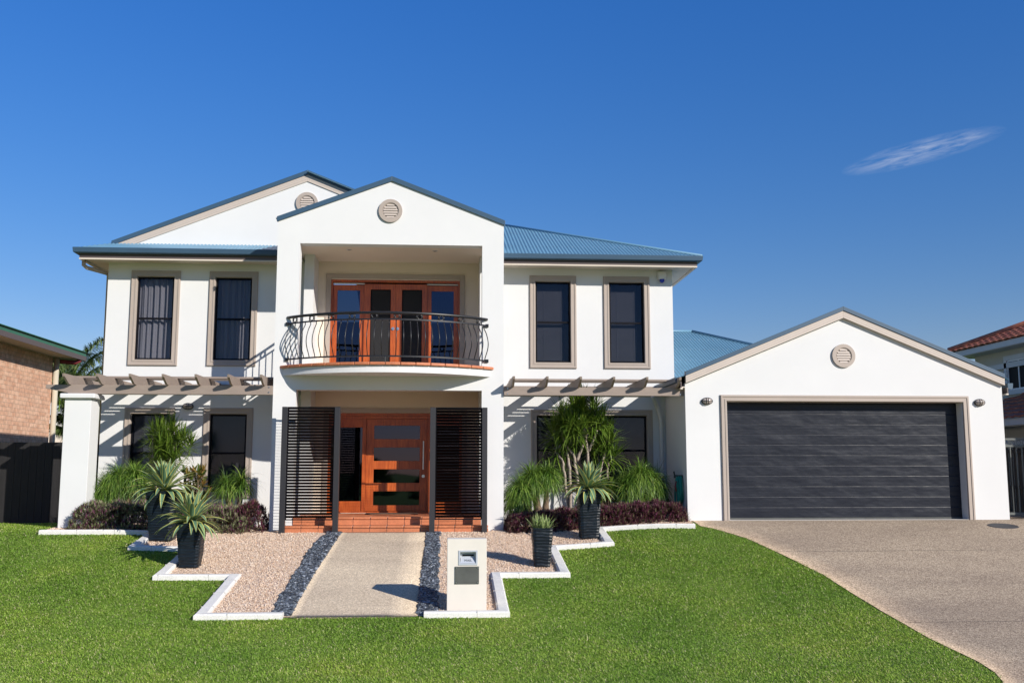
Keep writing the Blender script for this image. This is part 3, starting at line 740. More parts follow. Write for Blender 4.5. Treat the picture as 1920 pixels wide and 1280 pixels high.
# ---------------------------------------------------------------- roofs
def corr(mb, origin, ud, vd, width, run, u0=0):
    """corrugated sheet: origin, unit u (along eave), unit v (up slope), run(u)->(v0, v1)"""
    o = Vector(origin); ud = Vector(ud).normalized(); vd = Vector(vd).normalized(); nn = ud.cross(vd).normalized()
    if nn.z < 0: nn = -nn
    n = int(width/.0127); k0 = len(mb.v); pts = []
    for i in range(n+1):
        u = width*i/n; a, b = run(u); h = .009*math.sin(2*PI*u/.0762)
        pts += [o+ud*u+vd*a+nn*h, o+ud*u+vd*max(a, b)+nn*h]
    mb.add(pts, [(2*i, 2*i+2, 2*i+3, 2*i+1) for i in range(n)])
pit = .4; cs = 1/math.sqrt(1+pit*pit)
EY = 20.6; EZ = 6.85
rf = MB(); vF = (0, cs, pit*cs)
corr(rf, (.9, EY, EZ), (1, 0, 0), vF, 5.47-.9, lambda u: (0, min(4.9, 5.47-.9-u)/cs))
corr(rf, (5.47, EY, EZ), (0, 1, 0), (-cs, 0, pit*cs), 9.8, lambda u: (0, min(4.9, u, 9.8-u)/cs))
corr(rf, (-7.68, EY, EZ), (1, 0, 0), vF, 4.5, lambda u: (0, min(.61, u)/cs))
corr(rf, (-7.68, EY, EZ), (0, 1, 0), (cs, 0, pit*cs), 9.8, lambda u: (0, (min(u, 4.65) if u < .56 else 4.65)/cs))
corr(rf, (-3.03, YM-.14, EZ+4.65*pit), (0, 1, 0), (cs, 0, -pit*cs), 9.2, lambda u: (0, 4.65/cs if u > .2 else 1.5))
corr(rf, (-2.6, 25.5, EZ+4.9*pit), (1, 0, 0), (0, cs, -pit*cs), 3.2, lambda u: (0, 4.9/cs))
corr(rf, (-2.6, 25.5, EZ+4.9*pit), (1, 0, 0), (0, -cs, -pit*cs), 3.6, lambda u: (0, 4.0/cs))
roof = rf.build('roof', 'roof_blue', house, smooth=True)
# gable wall (upper left) and its trims
ga = (-3.03, 8.57)
gw = MB().prism([(-6.93, 7.01), (.87, 7.01), ga], YM-.003, YM+.2).build('gable_wall', 'stucco', house)
def verge(xa, xl, xr, za, y0, y1, yb, hb, hs, name1, name2, par, mat1='steel_blue', mat2='taupe_light', ribs=True, pch=pit):
    """barge cap (blue) over barge board (taupe) along both rakes; za = top at the apex"""
    for s_, xe in ((-1, xl), (1, xr)):
        L_ = abs(xe-xa); ze = za-L_*pch
        def band(t0, t1, yA, yB, nm, mt):
            m = MB(); a = [(xa, za-t0), (xe, ze-t0), (xe, ze-t1), (xa, za-t1)]
            if s_ > 0: a = a[::-1]
            m.prism(a, yA, yB); return m.build(nm, mt, par, normals=True, bevel=.003)
        band(0, hb, y0, y1, name1, mat1)
        if name2:
            band(hb+.002, hb+hs, y0+.02, yb, name2, mat2)
            if ribs:
                for q in (.33, .66): band(hb+hs*q-.002, hb+hs*q+.002, y0+.0175, y0+.0195, 'bead', 'taupe')
verge(-3.03, -7.10, 1.2, 8.76, YM-.045, YM+.03, YM-.004, .10, .15, 'barge_cap', 'barge_board', roof)
# portico roof + capping
pr = MB()
for s_ in (-1, 1):
    corr(pr, (ax, YP-.02, 8.115), (0, 1, 0), (s_*cs, 0, -.38*cs), 5.5, lambda u: (0, 2.26/cs))
pro = pr.build('portico_roof', 'roof_blue', house, smooth=True)
verge(ax, -3.365, 1.155, 8.15, YP-.035, YP+.02, 0, .10, 0, 'barge_cap', None, pro, pch=.384)
MB().prism([(-3.30, 7.2), (1.10, 7.2), (ax, 8.02)], YP+.27, 24.5).build('portico_side', 'stucco', house, normals=True)
# garage roof
gr = MB(); gz = 5.50
for s_ in (-1, 1): corr(gr, (gx, YG-.08, gz), (0, 1, 0), (s_*cs, 0, -.41*cs), 8.0, lambda u: (0, 3.38/cs))
GE = 4.12
corr(gr, (4.94, 20.9, GE), (1, 0, 0), (0, cs, pit*cs), 4.6, lambda u: (0, max(0, min(4.4, 5.83-u))/cs))
corr(gr, (10.77, 20.9, GE), (0, 1, 0), (-cs, 0, pit*cs), 8.8, lambda u: (0, min(4.4, u, 8.8-u)/cs))
gro = gr.build('garage_roof', 'roof_blue', house, smooth=True)
verge(gx, GX0-.0, GX1+.03, 5.575, YG-.10, YG+.03, YG-.002, .085, .145, 'barge_cap', 'barge_board', gro, pch=.41)
# eave profiles
gut = [(0, -.0), (-.004, .115), (.008, .12), (.105, .12), (.11, .105), (.10, .02), (.075, 0)]
def eave(path, z, par, sof=True, inner=None):
    MB().sweep([(o+.0, h) for o, h in gut], path, [z]*len(path)).build('gutter', 'steel_blue', par, normals=True, bevel=.002)
    MB().sweep([(-.022, -.085), (.0, -.085), (.0, .03), (-.022, .03)], path, [z]*len(path)).build('fascia', 'fascia_dark', par, normals=True)
    MB().sweep([(-.045, -.115), (.004, -.115), (.004, -.087), (-.045, -.087)], path, [z]*len(path)).build('fascia_bead', 'soffit', par, normals=True)
eave([(1.14, 20.70), (5.36, 20.70), (5.36, 30.4)], 6.745, roof)
eave([(-7.575, 30.4), (-7.575, 20.70), (-3.35, 20.70)], 6.745, roof)
MB().box(1.14, 5.335, 20.722, YM-.002, 6.662, 6.69).box(XR+.002, 5.335, YM-.001, 30.4, 6.662, 6.69).build('soffit', 'soffit', roof)
MB().box(-7.55, -3.35, 20.722, YM-.002, 6.662, 6.69).box(-7.55, XL-.002, YM-.001, 30.4, 6.662, 6.69).build('soffit', 'soffit', roof)
eave([(GX0-.10, 21.19), (GX0-.10, YG-.06)], 4.01, gro)
eave([(GX1+.10, YG-.06), (GX1+.10, 27)], 3.93, gro)
MB().box(GX0-.1, GX0-.001, YG+.0, 21.18, 3.93, 3.95).build('soffit', 'soffit', gro)
# ridge and hip caps
def cap(par, pts): MB().tube(pts, .035, 8).build('ridge_cap', 'roof_blue', par, smooth=True)
cap(roof, [(5.45, EY+.02, EZ+.015), (.57, 25.5, EZ+4.9*pit+.015)]); cap(roof, [(.57, 25.5, EZ+4.9*pit+.015), (-2.6, 25.5, EZ+4.9*pit+.015)])
cap(gro, [(4.95, 25.3, GE+4.4*pit+.02), (6.37, 25.3, GE+4.4*pit+.02)]); cap(gro, [(6.37, 25.3, GE+4.4*pit+.02), (10.7, 20.97, GE+.03)])
# screws in the roof sheets on the visible slopes
sc = MB()
for r_ in range(1, 6):
    v = r_*.9
    for i in range(40):
        x = .95+i*.1143
        if x < 5.3-v: sc.box(x, x+.012, EY+v-.006, EY+v+.006, EZ+v*pit+.012, EZ+v*pit+.024)
        x2 = 4.98+i*.1143
        if x2 < 10.5-v and i < 22 and v < 4.3: sc.box(x2, x2+.012, 20.9+v-.006, 20.9+v+.006, GE+v*pit+.012, GE+v*pit+.024)
sc.build('roof_screws', 'chrome', roof)

# vents
def vent(x, z, y, R0=.235):
    v = MB().ringy((x, 0, z), R0-.07, R0, y-.04, y-.001).ringy((x, 0, z), R0-.085, R0-.071, y-.028, y-.001).build('vent', 'taupe', house, smooth='auto')
    MB().disc((x, 0, z), R0-.07, y-.008, y-.0015, 32).build('vent_back', 'taupe_dark', v)
    m = MB(); n = 6; r = R0-.088
    for k in range(n):
        zz = -r+(k+.5)*2*r/n; hw = math.sqrt(max(.001, r*r-zz*zz))-.004
        m.prismx([(y-.034, z+zz-.022), (y-.030, z+zz-.022), (y-.010, z+zz+.020), (y-.014, z+zz+.022)], x-hw, x+hw)
    m.build('louvre', 'taupe_light', v)
vent(-1.135, 7.44, YP); vent(-3.03, 8.03, YM-.004); vent(7.94, 4.585, YG)

# wall lights
def walllight(x, z, y):
    m = MB().disc((x, 0, z), .115, y-.035, y-.001, 28, 1, .62)
    b = m.build('wall_light', 'black_metal', house, smooth='auto', bevel=.004)
    prof = []
    V = []; 
    l = MB(); n = 24; rings = []
    for i in range(6):
        a = i/5*PI/2; rr = .095*math.cos(a)+.002; rings.append([(x+rr*math.cos(2*PI*k/n), y-.036-.05*math.sin(a), z+.62*rr*math.sin(2*PI*k/n)) for k in range(n)])
    l.add([p for r in rings for p in r], [(i*n+k, (i+1)*n+k, (i+1)*n+(k+1) % n, i*n+(k+1) % n) for i in range(5) for k in range(n)])
    l.build('lens', 'lens', b, smooth=True)
    c = MB()
    for q in (-.02, .02):
        c.tube([(x+q, y-.036-.055*math.sin(PI*t/10), z-.062*math.cos(PI*t/10)) for t in range(11)], .005, 6)
    c.tube([(x-.1*math.cos(PI*t/10), y-.036-.055*math.sin(PI*t/10), z) for t in range(11)], .005, 6)
    c.build('cage', 'black_metal', b, smooth=True)
walllight(-5.37, 3.635, YM); walllight(5.14, 3.665, YG); walllight(10.70, 3.662, YG)

# garage door
gt = MB().frame(5.405, 10.475, 1.30, 3.79, .125, YG-.03, YG-.001, bottom=False)
gt.frame(5.417, 10.463, 1.30, 3.778, .03, YG-.042, YG-.0305, bottom=False).frame(5.49, 10.39, 1.30, 3.705, .035, YG-.038, YG-.0305, bottom=False)
gt.frame(5.5301, 10.3499, 1.30, 3.665, .006, YG-.001, YG+.2, bottom=False)
gt.build('garage_surround', 'taupe', house, bevel=.003)
gd = MB(); z = 1.385; n = 11; hh = (3.64-1.385)/n
for k in range(n):
    z0 = z+k*hh; z1 = z0+hh
    gd.prismx([(YG+.2335, z0+.0008), (YG+.230, z0+.006), (YG+.230, z0+hh*.49), (YG+.2315, z0+hh*.5), (YG+.230, z0+hh*.51), (YG+.230, z1-.014), (YG+.235, z1-.0008), (YG+.27, z1-.0008), (YG+.27, z0+.002)], 5.54, 10.34)
gd.box(5.54, 10.34, YG+.24, YG+.27, 3.64, 3.72)
gdo = gd.build('garage_door', 'garage', house, normals=True)
MB().box(5.54, 10.34, YG+.226, YG+.262, 1.355, 1.3845).build('bottom_seal', 'plaque', gdo)
MB().box(5.42, 10.46, YG-.02, YG+.24, 1.30, 1.352).build('threshold', 'concrete', gdo)
# alarm, downpipes
al = MB().box(4.60, 4.78, YM-.09, YM-.001, 6.45, 6.62).build('alarm_box', 'plastic_white', house, bevel=.015)
MB().disc((4.69, 0, 6.425), .05, YM-.08, YM-.02, 16).build('strobe', 'plastic_blue', al, smooth=True)
MB().tube([(4.38, YM-.35, 3.86), (4.50, YM-.1, 3.72), (4.55, YM-.08, 3.60), (4.60, YM-.065, 3.4), (4.61, YM-.06, 3.2), (4.61, YM-.06, 1.2)], .042, 12).build('downpipe', 'stucco', house, smooth=True)
MB().tube([(-7.55, 20.9, 6.66), (-7.55, 20.9, 6.55), (-7.50, 20.95, 6.50), (-7.22, 21.3, 6.46), (-7.19, 21.38, 6.42), (-7.19, 21.4, 1.2)], .042, 12).build('downpipe', 'taupe', house, smooth=True)

# ============================================================ STEPS
stp = thing('entry_steps', (-1.1, 19.6, 1.12), 'terracotta tiled entry steps and porch floor between the portico piers', 'steps')
MB().box(-2.995, .795, 19.30, 19.498, 1.0, 1.265).box(-2.895, .695, 19.499, YB-.06, 1.0, 1.418).build('step_base', 'grout', stp)
def tiles(x0, x1, y, ztop, zbot, dep, nm, off=0):
    t = MB(); n = round((x1-x0)/.32); w = (x1-x0)/n; x = x0
    cuts = [x0]+[x0+w*(k+off) for k in range(0 if off else 1, n)]+[x1]
    for a, b in zip(cuts, cuts[1:]):
        t.box(a+.004, b-.004, y-.028, y+dep, ztop-.045, ztop)
    t.build(nm, 'terracotta', stp, bevel=.016, seg=3)
    t = MB()
    for a, b in zip(cuts, cuts[1:]): t.box(a+.004, b-.004, y-.008, y+.0, zbot, ztop-.052)
    t.build('riser_tiles', 'terracotta', stp, bevel=.002)
tiles(-3.03, .83, 19.29, 1.272, 1.13, .20, 'tread_tiles')
tiles(-2.895, .695, 19.489, 1.426, 1.275, .30, 'tread_tiles', .5)
t = MB()
for i in range(11):
    for j in range(4): t.box(-2.89+i*.326+.004, -2.89+(i+1)*.326-.004, 19.793+j*.365+.004, 19.793+(j+1)*.365-.004, 1.415, 1.426)
t.build('floor_tiles', 'terracotta', stp)
tag(MB().box(-1.62, -.55, 20.6, 21.05, 1.4265, 1.442).build('doormat', 'mat', bevel=.004), 'flat brown doormat in front of the timber entry door', 'doormat')

# ============================================================ SCREENS
def screen(x, rz, label):
    s_ = thing('slatted_screen', (x, 19.14, 1.08), label, 'screen', 'black slatted entry screens', rz)
    for xx_ in (-.50, .50): MB().box(xx_-.047 if xx_ < 0 else xx_-.055, xx_+.055 if xx_ < 0 else xx_+.047, -.05, .05, 0, 2.42).box(xx_-.047, xx_+.047, -.045, .045, 2.42, 2.426).build('post', 'screen_metal', s_, bevel=.003, local=True)
    m = MB(); n = 37; z0 = .345
    for k in range(n):
        z = z0+k*.0565; m.prismx([(-.032, z+.041), (.032, z), (.032, z+.005), (-.032, z+.046)], -.444, .444)
    m.build('slats', 'black_frame', s_, local=True, normals=True)
    MB().box(-.4445, -.425, -.02, .02, .32, 2.4).box(.425, .4445, -.02, .02, .32, 2.4).box(-.444, .444, -.02, .02, .305, .325).box(-.444, .444, -.02, .02, 2.40, 2.415).build('frame', 'black_frame', s_, local=True)
screen(-2.545, R_(-2), 'black slatted metal privacy screen left of the timber entry door')
screen(.25, R_(1), 'black slatted metal privacy screen right of the entry door, behind the letterbox')

# ============================================================ PERGOLAS
def pergola(x0, x1, rx, label, column):
    p = thing('pergola', ((x0+x1)/2, 20.0, 1.2), label, 'pergola', 'taupe timber pergolas on the house front')
    b = MB()
    if column: b.prism([(x0, 3.86), (x0+.42, 3.775), (x0+.42, 3.755), (x1, 3.755), (x1, 3.93), (x0, 3.93)], 19.44, 19.50)
    else: b.box(x0, x1, 19.44, 19.50, 3.77, 3.93)
    b.build('beam', 'taupe_dark', p, bevel=.004, normals=True)
    MB().box(max(x0, XL), x1, YM-.045, YM-.001, 3.90, 4.09).box(max(x0, XL), x1, YM-.075, YM-.046, 4.05, 4.095).build('ledger', 'taupe_dark', p, bevel=.003)
    proto = None
    for x in rx:
        if proto is None:
            # side profile (y, z): notched tail in front of the beam
            pr_ = [(YM-.05, 3.93), (19.36, 3.93), (19.30, 3.945), (19.075, 4.055), (19.06, 4.11), (YM-.05, 4.11)]
            m = MB().prismx([(y, z) for y, z in pr_], -.022, .022)
            proto = m.build('rafter', 'taupe_dark', p, bevel=.003, normals=True); o = proto
        else:
            o = proto.copy(); C.objects.link(o)
        o.location = (x, 0, 0)
    for k in range(5):
        y = 20.02+k*.105; MB().box(max(x0, -7.5)+.15, x1-.01, y, y+.055, 4.112, 4.150 if k == 0 else 4.130).build('batten', 'taupe_dark', p)
    for xx_ in ((x1-.06) if column else (x0+.07), (x1-.07)):
        MB().disc((xx_, 0, 3.90), .012, 19.432, 19.4395, 10).disc((xx_, 0, 3.80), .012, 19.432, 19.4395, 10).build('bolt', 'chrome', p)
    if column:
        MB().box(-7.19, -6.70, 19.33, 19.80, .95, 3.655).build('column', 'stucco', p, bevel=.006)
        MB().prismz([(-7.265, 19.255), (-6.625, 19.255), (-6.625, 19.875), (-7.265, 19.875)], 3.66, 3.752).build('column_capital', 'stucco', p, bevel=.02)
    return p
pergola(-7.60, -3.345, [-7.145+.607*k for k in range(7)], 'taupe pergola over the left garden, carried on a white rendered column', True)
pergola(1.135, 4.705, [1.304+.650*k for k in range(6)], 'taupe pergola between the portico and the garage', False)

# ============================================================ LETTERBOX
lb = thing('letterbox', (.305, 14.1, .35), 'cream rendered letterbox pillar with steel mail slot and grey plaque', 'letterbox')
MB().wall(.035, .578, .30, 1.37, 13.98, 14.28, [(.205, .44, 1.03, 1.205)]).build('pillar', 'box', lb, bevel=.006)
s_ = MB().frame(.192, .453, 1.018, 1.217, .022, 13.972, 13.979).box(.206, .439, 14.05, 14.06, 1.031, 1.204)
s_.add([(.214, 13.978, 1.042), (.434, 13.978, 1.042), (.424, 14.03, 1.115), (.224, 14.03, 1.115), (.214, 13.99, 1.035), (.434, 13.99, 1.035), (.424, 14.045, 1.11), (.224, 14.045, 1.11)],
       [(0, 1, 2, 3), (7, 6, 5, 4), (0, 4, 5, 1), (1, 5, 6, 2), (2, 6, 7, 3), (3, 7, 4, 0)])
plate = s_.build('slot_plate', 'steel_plate', lb)
MB().box(.245, .405, 14.043, 14.049, 1.135, 1.158).build('slot', 'black_frame', plate)
cu = bpy.data.curves.new('word', 'FONT'); cu.body = 'MAIL'; cu.size = .048; cu.align_x = 'CENTER'; cu.align_y = 'CENTER'; cu.extrude = .0015
to = bpy.data.objects.new('word', cu); C.objects.link(to); bpy.context.view_layer.update()
me = bpy.data.meshes.new_from_object(to.evaluated_get(bpy.context.evaluated_depsgraph_get())); bpy.data.objects.remove(to)
tl_ = math.atan2(.073, .052)
me.transform(Matrix.Translation((.324, 14.0015, 1.078)) @ Matrix.Rotation(tl_, 4, 'X'))
link('lettering', me, 'plaque', plate)
pq = MB().box(.143, .474, 13.968, 13.979, .765, 1.0).build('plaque', 'plaque', lb, bevel=.002)
for x in (.160, .457):
    for z in (.782, .983): MB().disc((x, 0, z), .009, 13.960, 13.9675, 12).build('bolt', 'chrome', pq)

# ============================================================ HOSE
hs = thing('garden_hose', (4.66, 19.75, 1.75), 'green garden hose coiled on a hanger on the garage side wall', 'hose')
MB().box(4.55, 4.709, 19.68, 19.80, 2.16, 2.22).tube([(4.70, 19.74, 2.19), (4.56, 19.74, 2.21), (4.54, 19.74, 2.29)], .02, 8).build('hanger', 'hose_dark', hs, bevel=.006)
m = MB()
for k in range(14):
    xo = 4.69-.016*(k % 7)-.008; hh_ = .50+.08*random.random(); ww = .10+.05*random.random(); yo = 19.74+random.uniform(-.03, .03)
    m.tube([(xo+.01*math.sin(a*2+k), yo+ww*math.sin(a)*(1-.25*math.cos(a)), 2.2-.5*hh_+.5*hh_*math.cos(a)*1.05) for a in [2*PI*q/28 for q in range(29)]], .0085, 6, caps=False)
m.build('coil', 'hose', hs, smooth=True)
MB().tube([(4.56, 19.62, 2.1), (4.53, 19.60, 2.0), (4.55, 19.6, 1.9)], .014, 8).build('nozzle', 'red', hs, smooth=True)

# ============================================================ POTS and PLANTS
def planter(x, y, wt, wb, h, label):
    p = thing('planter', (x, y, g(x, y)+.012), label, 'planter', 'tall tapered black planters')
    n = 46; V = []; per = 24; prof = []
    m = MB(); rings = []
    for i in range(n+1):
        u = i/n; w = wb+(wt-wb)*u
        ring_ = []
        for k in range(per):
            a = k/per*4; sd = int(a); f = a-sd
            cx_, cy_ = [(-1+2*f, -1), (1, -1+2*f), (1-2*f, 1), (-1, 1-2*f)][sd]
            ph = .55*math.sin(k*.5+x*3)+.3*math.sin(k*1.3+u*9)
            rip = (.007*abs(math.sin(u*h*62+ph*.9))-.004*math.sin(u*h*23+ph)) if i < n-1 else .006
            rr = w/2+rip
            c = .93 if abs(abs(cx_)-abs(cy_)) < .02 else 1
            ring_.append((cx_*rr*c, cy_*rr*c, u*h))
        rings.append(ring_)
    m.add([q for r in rings for q in r], [(i*per+k, i*per+(k+1) % per, (i+1)*per+(k+1) % per, (i+1)*per+k) for i in range(n) for k in range(per)]+[tuple(range(per-1, -1, -1))])
    top = wt/2
    k0 = len(m.v); m.add([(cx2*s2, cy2*s2, z2) for s2, z2 in ((top, h), (top-.03, h), (top-.03, h-.06)) for cx2, cy2 in ((-1, -1), (1, -1), (1, 1), (-1, 1))],
                         [(a*4+k, a*4+(k+1) % 4, (a+1)*4+(k+1) % 4, (a+1)*4+k) for a in range(2) for k in range(4)])
    m.build('pot', 'pot', p, local=True)
    MB().box(-top+.031, top-.031, -top+.031, top-.031, h-.10, h-.05).build('soil', 'soil', p, local=True)
    return p
def agave(x, y, z, n, Lm, Wm, label, mat='agave', elmin=-.05):
    a = thing('agave', (x, y, z), label, 'agave', 'variegated agaves in black planters')
    i = np.arange(n); az = i*2.39996+RNG.normal(0, .1, n); u = (i+.5)/n
    el = np.interp(u, [0, .25, .6, 1], [1.5, 1.0, .38, elmin])+RNG.normal(0, .07, n)
    Ls = Lm*np.interp(u, [0, .2, .6, 1], [.70, .88, 1.08, .9])*RNG.uniform(.88, 1.1, n)
    dr = np.interp(u, [0, .15, .5, 1], [.05, .45, .9, 1.25])*RNG.uniform(.5, 1.5, n)
    base = np.stack([np.cos(az)*.035, np.sin(az)*.035, .10*(1-u)], 1)
    V, F, UV = strips(base, sph(az, el), Ls, Wm*RNG.uniform(.85, 1.15, n), dr, 10, 7, .38, prof=lambda t: max(.02, (.62+1.5*t if t < .28 else 1.04*(1-((t-.28)/.74)**2.1))))
    npmesh('leaves', V, F, mat, a, uv=UV, local=True)
    MB().lathe([(.06, -.08), (.05, .02), (.03, .1), (.005, .14)], (0, 0, 0), 10).build('stem', 'ponytail', a, local=True)
pots = [(-5.00, 18.36, .54, .39, .86, 'tallest black planter in the left bed, nearest the pergola', 'large agave with yellow edged leaves in the rear planter left of the path', 80, .63, .09),
        (-4.06, 16.56, .42, .29, .70, 'black planter at the inner kerb corner left of the path', 'agave with yellow edged leaves in the front planter left of the path', 70, .57, .082),
        (2.63, 18.36, .42, .33, .88, 'tall black planter standing in front of the purple hedge on the right', 'upright pale edged agave in the tall planter right of the path', 64, .58, .092),
        (1.585, 16.50, .34, .25, .62, 'smallest black planter in the gravel right of the letterbox', 'small pale green agave in the smallest planter', 0, .3, .05)]
for x, y, wt, wb, h, l1, l2, n, Lm, Wm in pots:
    planter(x, y, wt, wb, h, l1); zt = g(x, y)+.012+h
    if n: agave(x, y, zt-.02, n, Lm, Wm, l2)
    else:
        a = thing('agave', (x, y, zt-.04), l2, 'agave', 'variegated agaves in black planters')
        pa = []
        for ox, oy in ((-.09, -.03), (.0, -.07), (.09, -.02), (-.04, .07), (.06, .08), (-.1, .06)):
            k = 20; i = np.arange(k); az = i*2.4+ox*9; u = (i+.5)/k
            el = np.interp(u, [0, .4, 1], [1.5, 1.2, .5]); base = np.stack([ox+np.cos(az)*.012, oy+np.sin(az)*.012, np.zeros(k)], 1)
            pa.append(strips(base, sph(az, el), RNG.uniform(.18, .30, k), RNG.uniform(.026, .036, k), .35*u, 6, 5, .35))
        V, F, UV = cat(pa); npmesh('leaves', V, F, 'agave_pale', a, uv=UV, local=True)
    
def limb(mb, pts, r0, r1, n=8, wob=.012):
    P = [Vector(p) for p in pts]; out = []; 
    for i in range(len(P)-1):
        for k in range(5): out.append(P[i].lerp(P[i+1], k/5)+Vector((random.uniform(-wob, wob), random.uniform(-wob, wob), 0)))
    out.append(P[-1]); m = len(out); mb.tube(out, [r0+(r1-r0)*i/(m-1) for i in range(m)], n)
def head(c, n, Lr, Wr, axis=(0, 0, 1), elr=(-.5, 1.45), droop=(.1, .9), r=.04, K=3, Sg=6, stem=.1, fold=.3, dk=0, wob=.12):
    az = RNG.uniform(0, 2*PI, n); el = elr[0]+(elr[1]-elr[0])*RNG.uniform(0, 1, n)**.85
    d = sph(az, el)+np.array(axis)*.15-np.array([0, 0, .15]); d /= np.linalg.norm(d, axis=1)[:, None]
    base = np.array(c)+d*r*.6; base[:, 2] += (el-elr[0])/(elr[1]-elr[0])*stem
    dr = RNG.uniform(*droop, n)*(1 if dk else np.clip(1.25-el*.6, .25, 1.6))
    return strips(base, d, RNG.uniform(*Lr, n), RNG.uniform(*Wr, n), dr, Sg, K, fold, twist=.5, wob=wob)
def leafobj(parts, mat, par, nm='leaves'):
    V, F, UV = cat(parts); return npmesh(nm, V, F, mat, par, uv=UV)
# dracaenas
def dracaena(loc, heads, stems, label, n=150, Lr=(.30, .50), Wr=(.022, .036), dr=(.1, .9)):
    d = thing('dracaena', loc, label, 'dracaena', 'spiky dracaenas in front of the house windows')
    m = MB()
    for pts in stems: limb(m, pts, .032, .02)
    m.build('trunk', 'bark', d, smooth=True)
    heads = [(a+random.uniform(-.13, .13), b+random.uniform(-.12, .1), c_+random.uniform(-.13, .10), w*.33) for a, b, c_, w in heads for _ in range(4)]
    leafobj([head(h[:3], int(n*(h[3] if len(h) > 3 else 1)), Lr, Wr, elr=(-.75, 1.5), stem=.16, droop=dr, wob=.1) for h in heads], 'dracaena', d)
gz_ = g(2.75, 20.2)
dracaena((2.75, 20.3, gz_),
    [(2.78, 20.25, 3.30, 1.1), (2.62, 20.3, 3.40, .9), (2.95, 20.3, 3.42, .8), (2.40, 20.3, 3.22, 1), (2.5, 20.4, 2.95, .9), (2.32, 20.5, 2.95, .7), (3.08, 20.2, 3.12, 1), (3.3, 20.35, 2.9, .9), (2.75, 20.1, 3.0, .9), (3.1, 20.5, 2.65, .8), (2.38, 20.45, 2.7, .7), (2.55, 20.1, 3.10, .8), (3.32, 20.3, 2.55, .6), (2.82, 20.35, 3.62, .8)],
    [[(2.72, 20.3, gz_-.05), (2.66, 20.25, 2.3), (2.60, 20.25, 2.62), (2.42, 20.3, 2.85), (2.35, 20.3, 3.2)], [(2.68, 20.25, 2.50), (2.75, 20.22, 2.72), (2.88, 20.25, 2.95), (2.95, 20.3, 3.4)],
     [(2.9, 20.3, gz_-.05), (2.90, 20.2, 2.4), (2.88, 20.2, 2.82), (2.78, 20.25, 3.3)], [(2.9, 20.2, 2.7), (3.0, 20.2, 2.9), (3.08, 20.2, 3.12)],
     [(3.05, 20.35, gz_-.05), (3.12, 20.25, 2.2), (3.2, 20.25, 2.5), (3.3, 20.35, 2.9)], [(2.55, 20.35, gz_-.05), (2.42, 20.3, 2.2), (2.38, 20.3, 2.5), (2.25, 20.45, 2.7)],
     [(2.55, 20.3, gz_), (2.52, 20.25, 2.3), (2.5, 20.3, 2.6), (2.45, 20.4, 2.95)], [(3.2, 20.4, gz_), (3.3, 20.35, 2.1), (3.32, 20.3, 2.5)]],
    'tall multi stemmed dracaena with pale trunks before the wide ground floor window', 135)
gz2 = g(-5.65, 20.2)
dracaena((-5.55, 20.25, gz2),
    [(-5.47, 20.2, 2.98, 1), (-5.65, 20.2, 2.86, 1), (-5.25, 20.2, 2.80, 1), (-5.45, 20.1, 2.72, 1), (-5.69, 20.25, 2.62, 1), (-5.37, 20.3, 3.02, .8), (-5.17, 20.3, 2.62, 1), (-5.47, 20.15, 2.50, 1), (-5.32, 20.15, 2.42, .8), (-5.59, 20.2, 2.45, .8)],
    [[(-5.55, 20.25, gz2-.05), (-5.6, 20.2, 2.2), (-5.62, 20.2, 3.05)], [(-5.5, 20.3, gz2-.05), (-5.4, 20.25, 2.2), (-5.35, 20.2, 2.85)], [(-5.6, 20.3, gz2), (-5.75, 20.25, 2.3), (-5.78, 20.2, 3.0)]],
    'round headed dracaena behind the large agave on the left', 130, (.26, .38), (.016, .025), (0, .25))
# ponytail palms
def ponytail(x, y, heads, label, trunk=None, n=900, Lr=(.32, .56)):
    z = g(x, y); d = thing('ponytail_palm', (x, y, z), label, 'palm', 'ponytail palms along the house wall')
    m = MB()
    for k, h in enumerate(heads):
        hx_, hy_, hz_ = h[:3]
        bx, by = (x+(hx_-x)*.25, y+(hy_-y)*.25)
        pts = [(bx, by, z-.05), (bx+(hx_-bx)*.1, by, z+.12), (bx+(hx_-bx)*.45, by, z+(hz_-z)*.5), (hx_, hy_, hz_)]
        P = [Vector(p) for p in pts]; m.tube(P, [.17, .14, .075, .04] if k == 0 else [.12, .1, .06, .035], 12)
    m.build('trunk', 'bark_brown', d, smooth=True)
    leafobj([head(h[:3], int(n*(h[3] if len(h) > 3 else 1)), Lr, (.009, .019), elr=(-.35, 1.3), droop=(1.2, 4.2), r=.08, Sg=9, stem=.06, dk=1, wob=.75) for h in heads], 'ponytail', d)
ponytail(1.98, 20.0, [(1.72, 19.95, 2.06, 1.2), (1.48, 19.85, 1.82, 1), (2.02, 19.95, 2.10, .9), (1.40, 20.0, 1.66, .7)], 'bushy ponytail palm with thick leaning brown trunk beside the portico pier')
ponytail(4.02, 20.1, [(3.95, 20.05, 2.08, 1.3), (4.2, 20.1, 1.95, 1), (3.7, 20.05, 1.9, .8)], 'dome shaped ponytail palm beside the white downpipe', n=950, Lr=(.36, .62))
ponytail(-6.35, 20.0, [(-6.3, 19.95, 2.04, 1.2), (-6.0, 19.9, 2.08, 1), (-6.55, 20.0, 1.88, 1), (-6.85, 20.1, 1.7, .7)], 'wide ponytail palm behind the white pergola column')
ponytail(-4.05, 20.15, [(-4.3, 20.1, 1.92, .6), (-4.02, 20.1, 1.98, .8)], 'low shaded ponytail palm under the ground floor window near the portico', n=450)
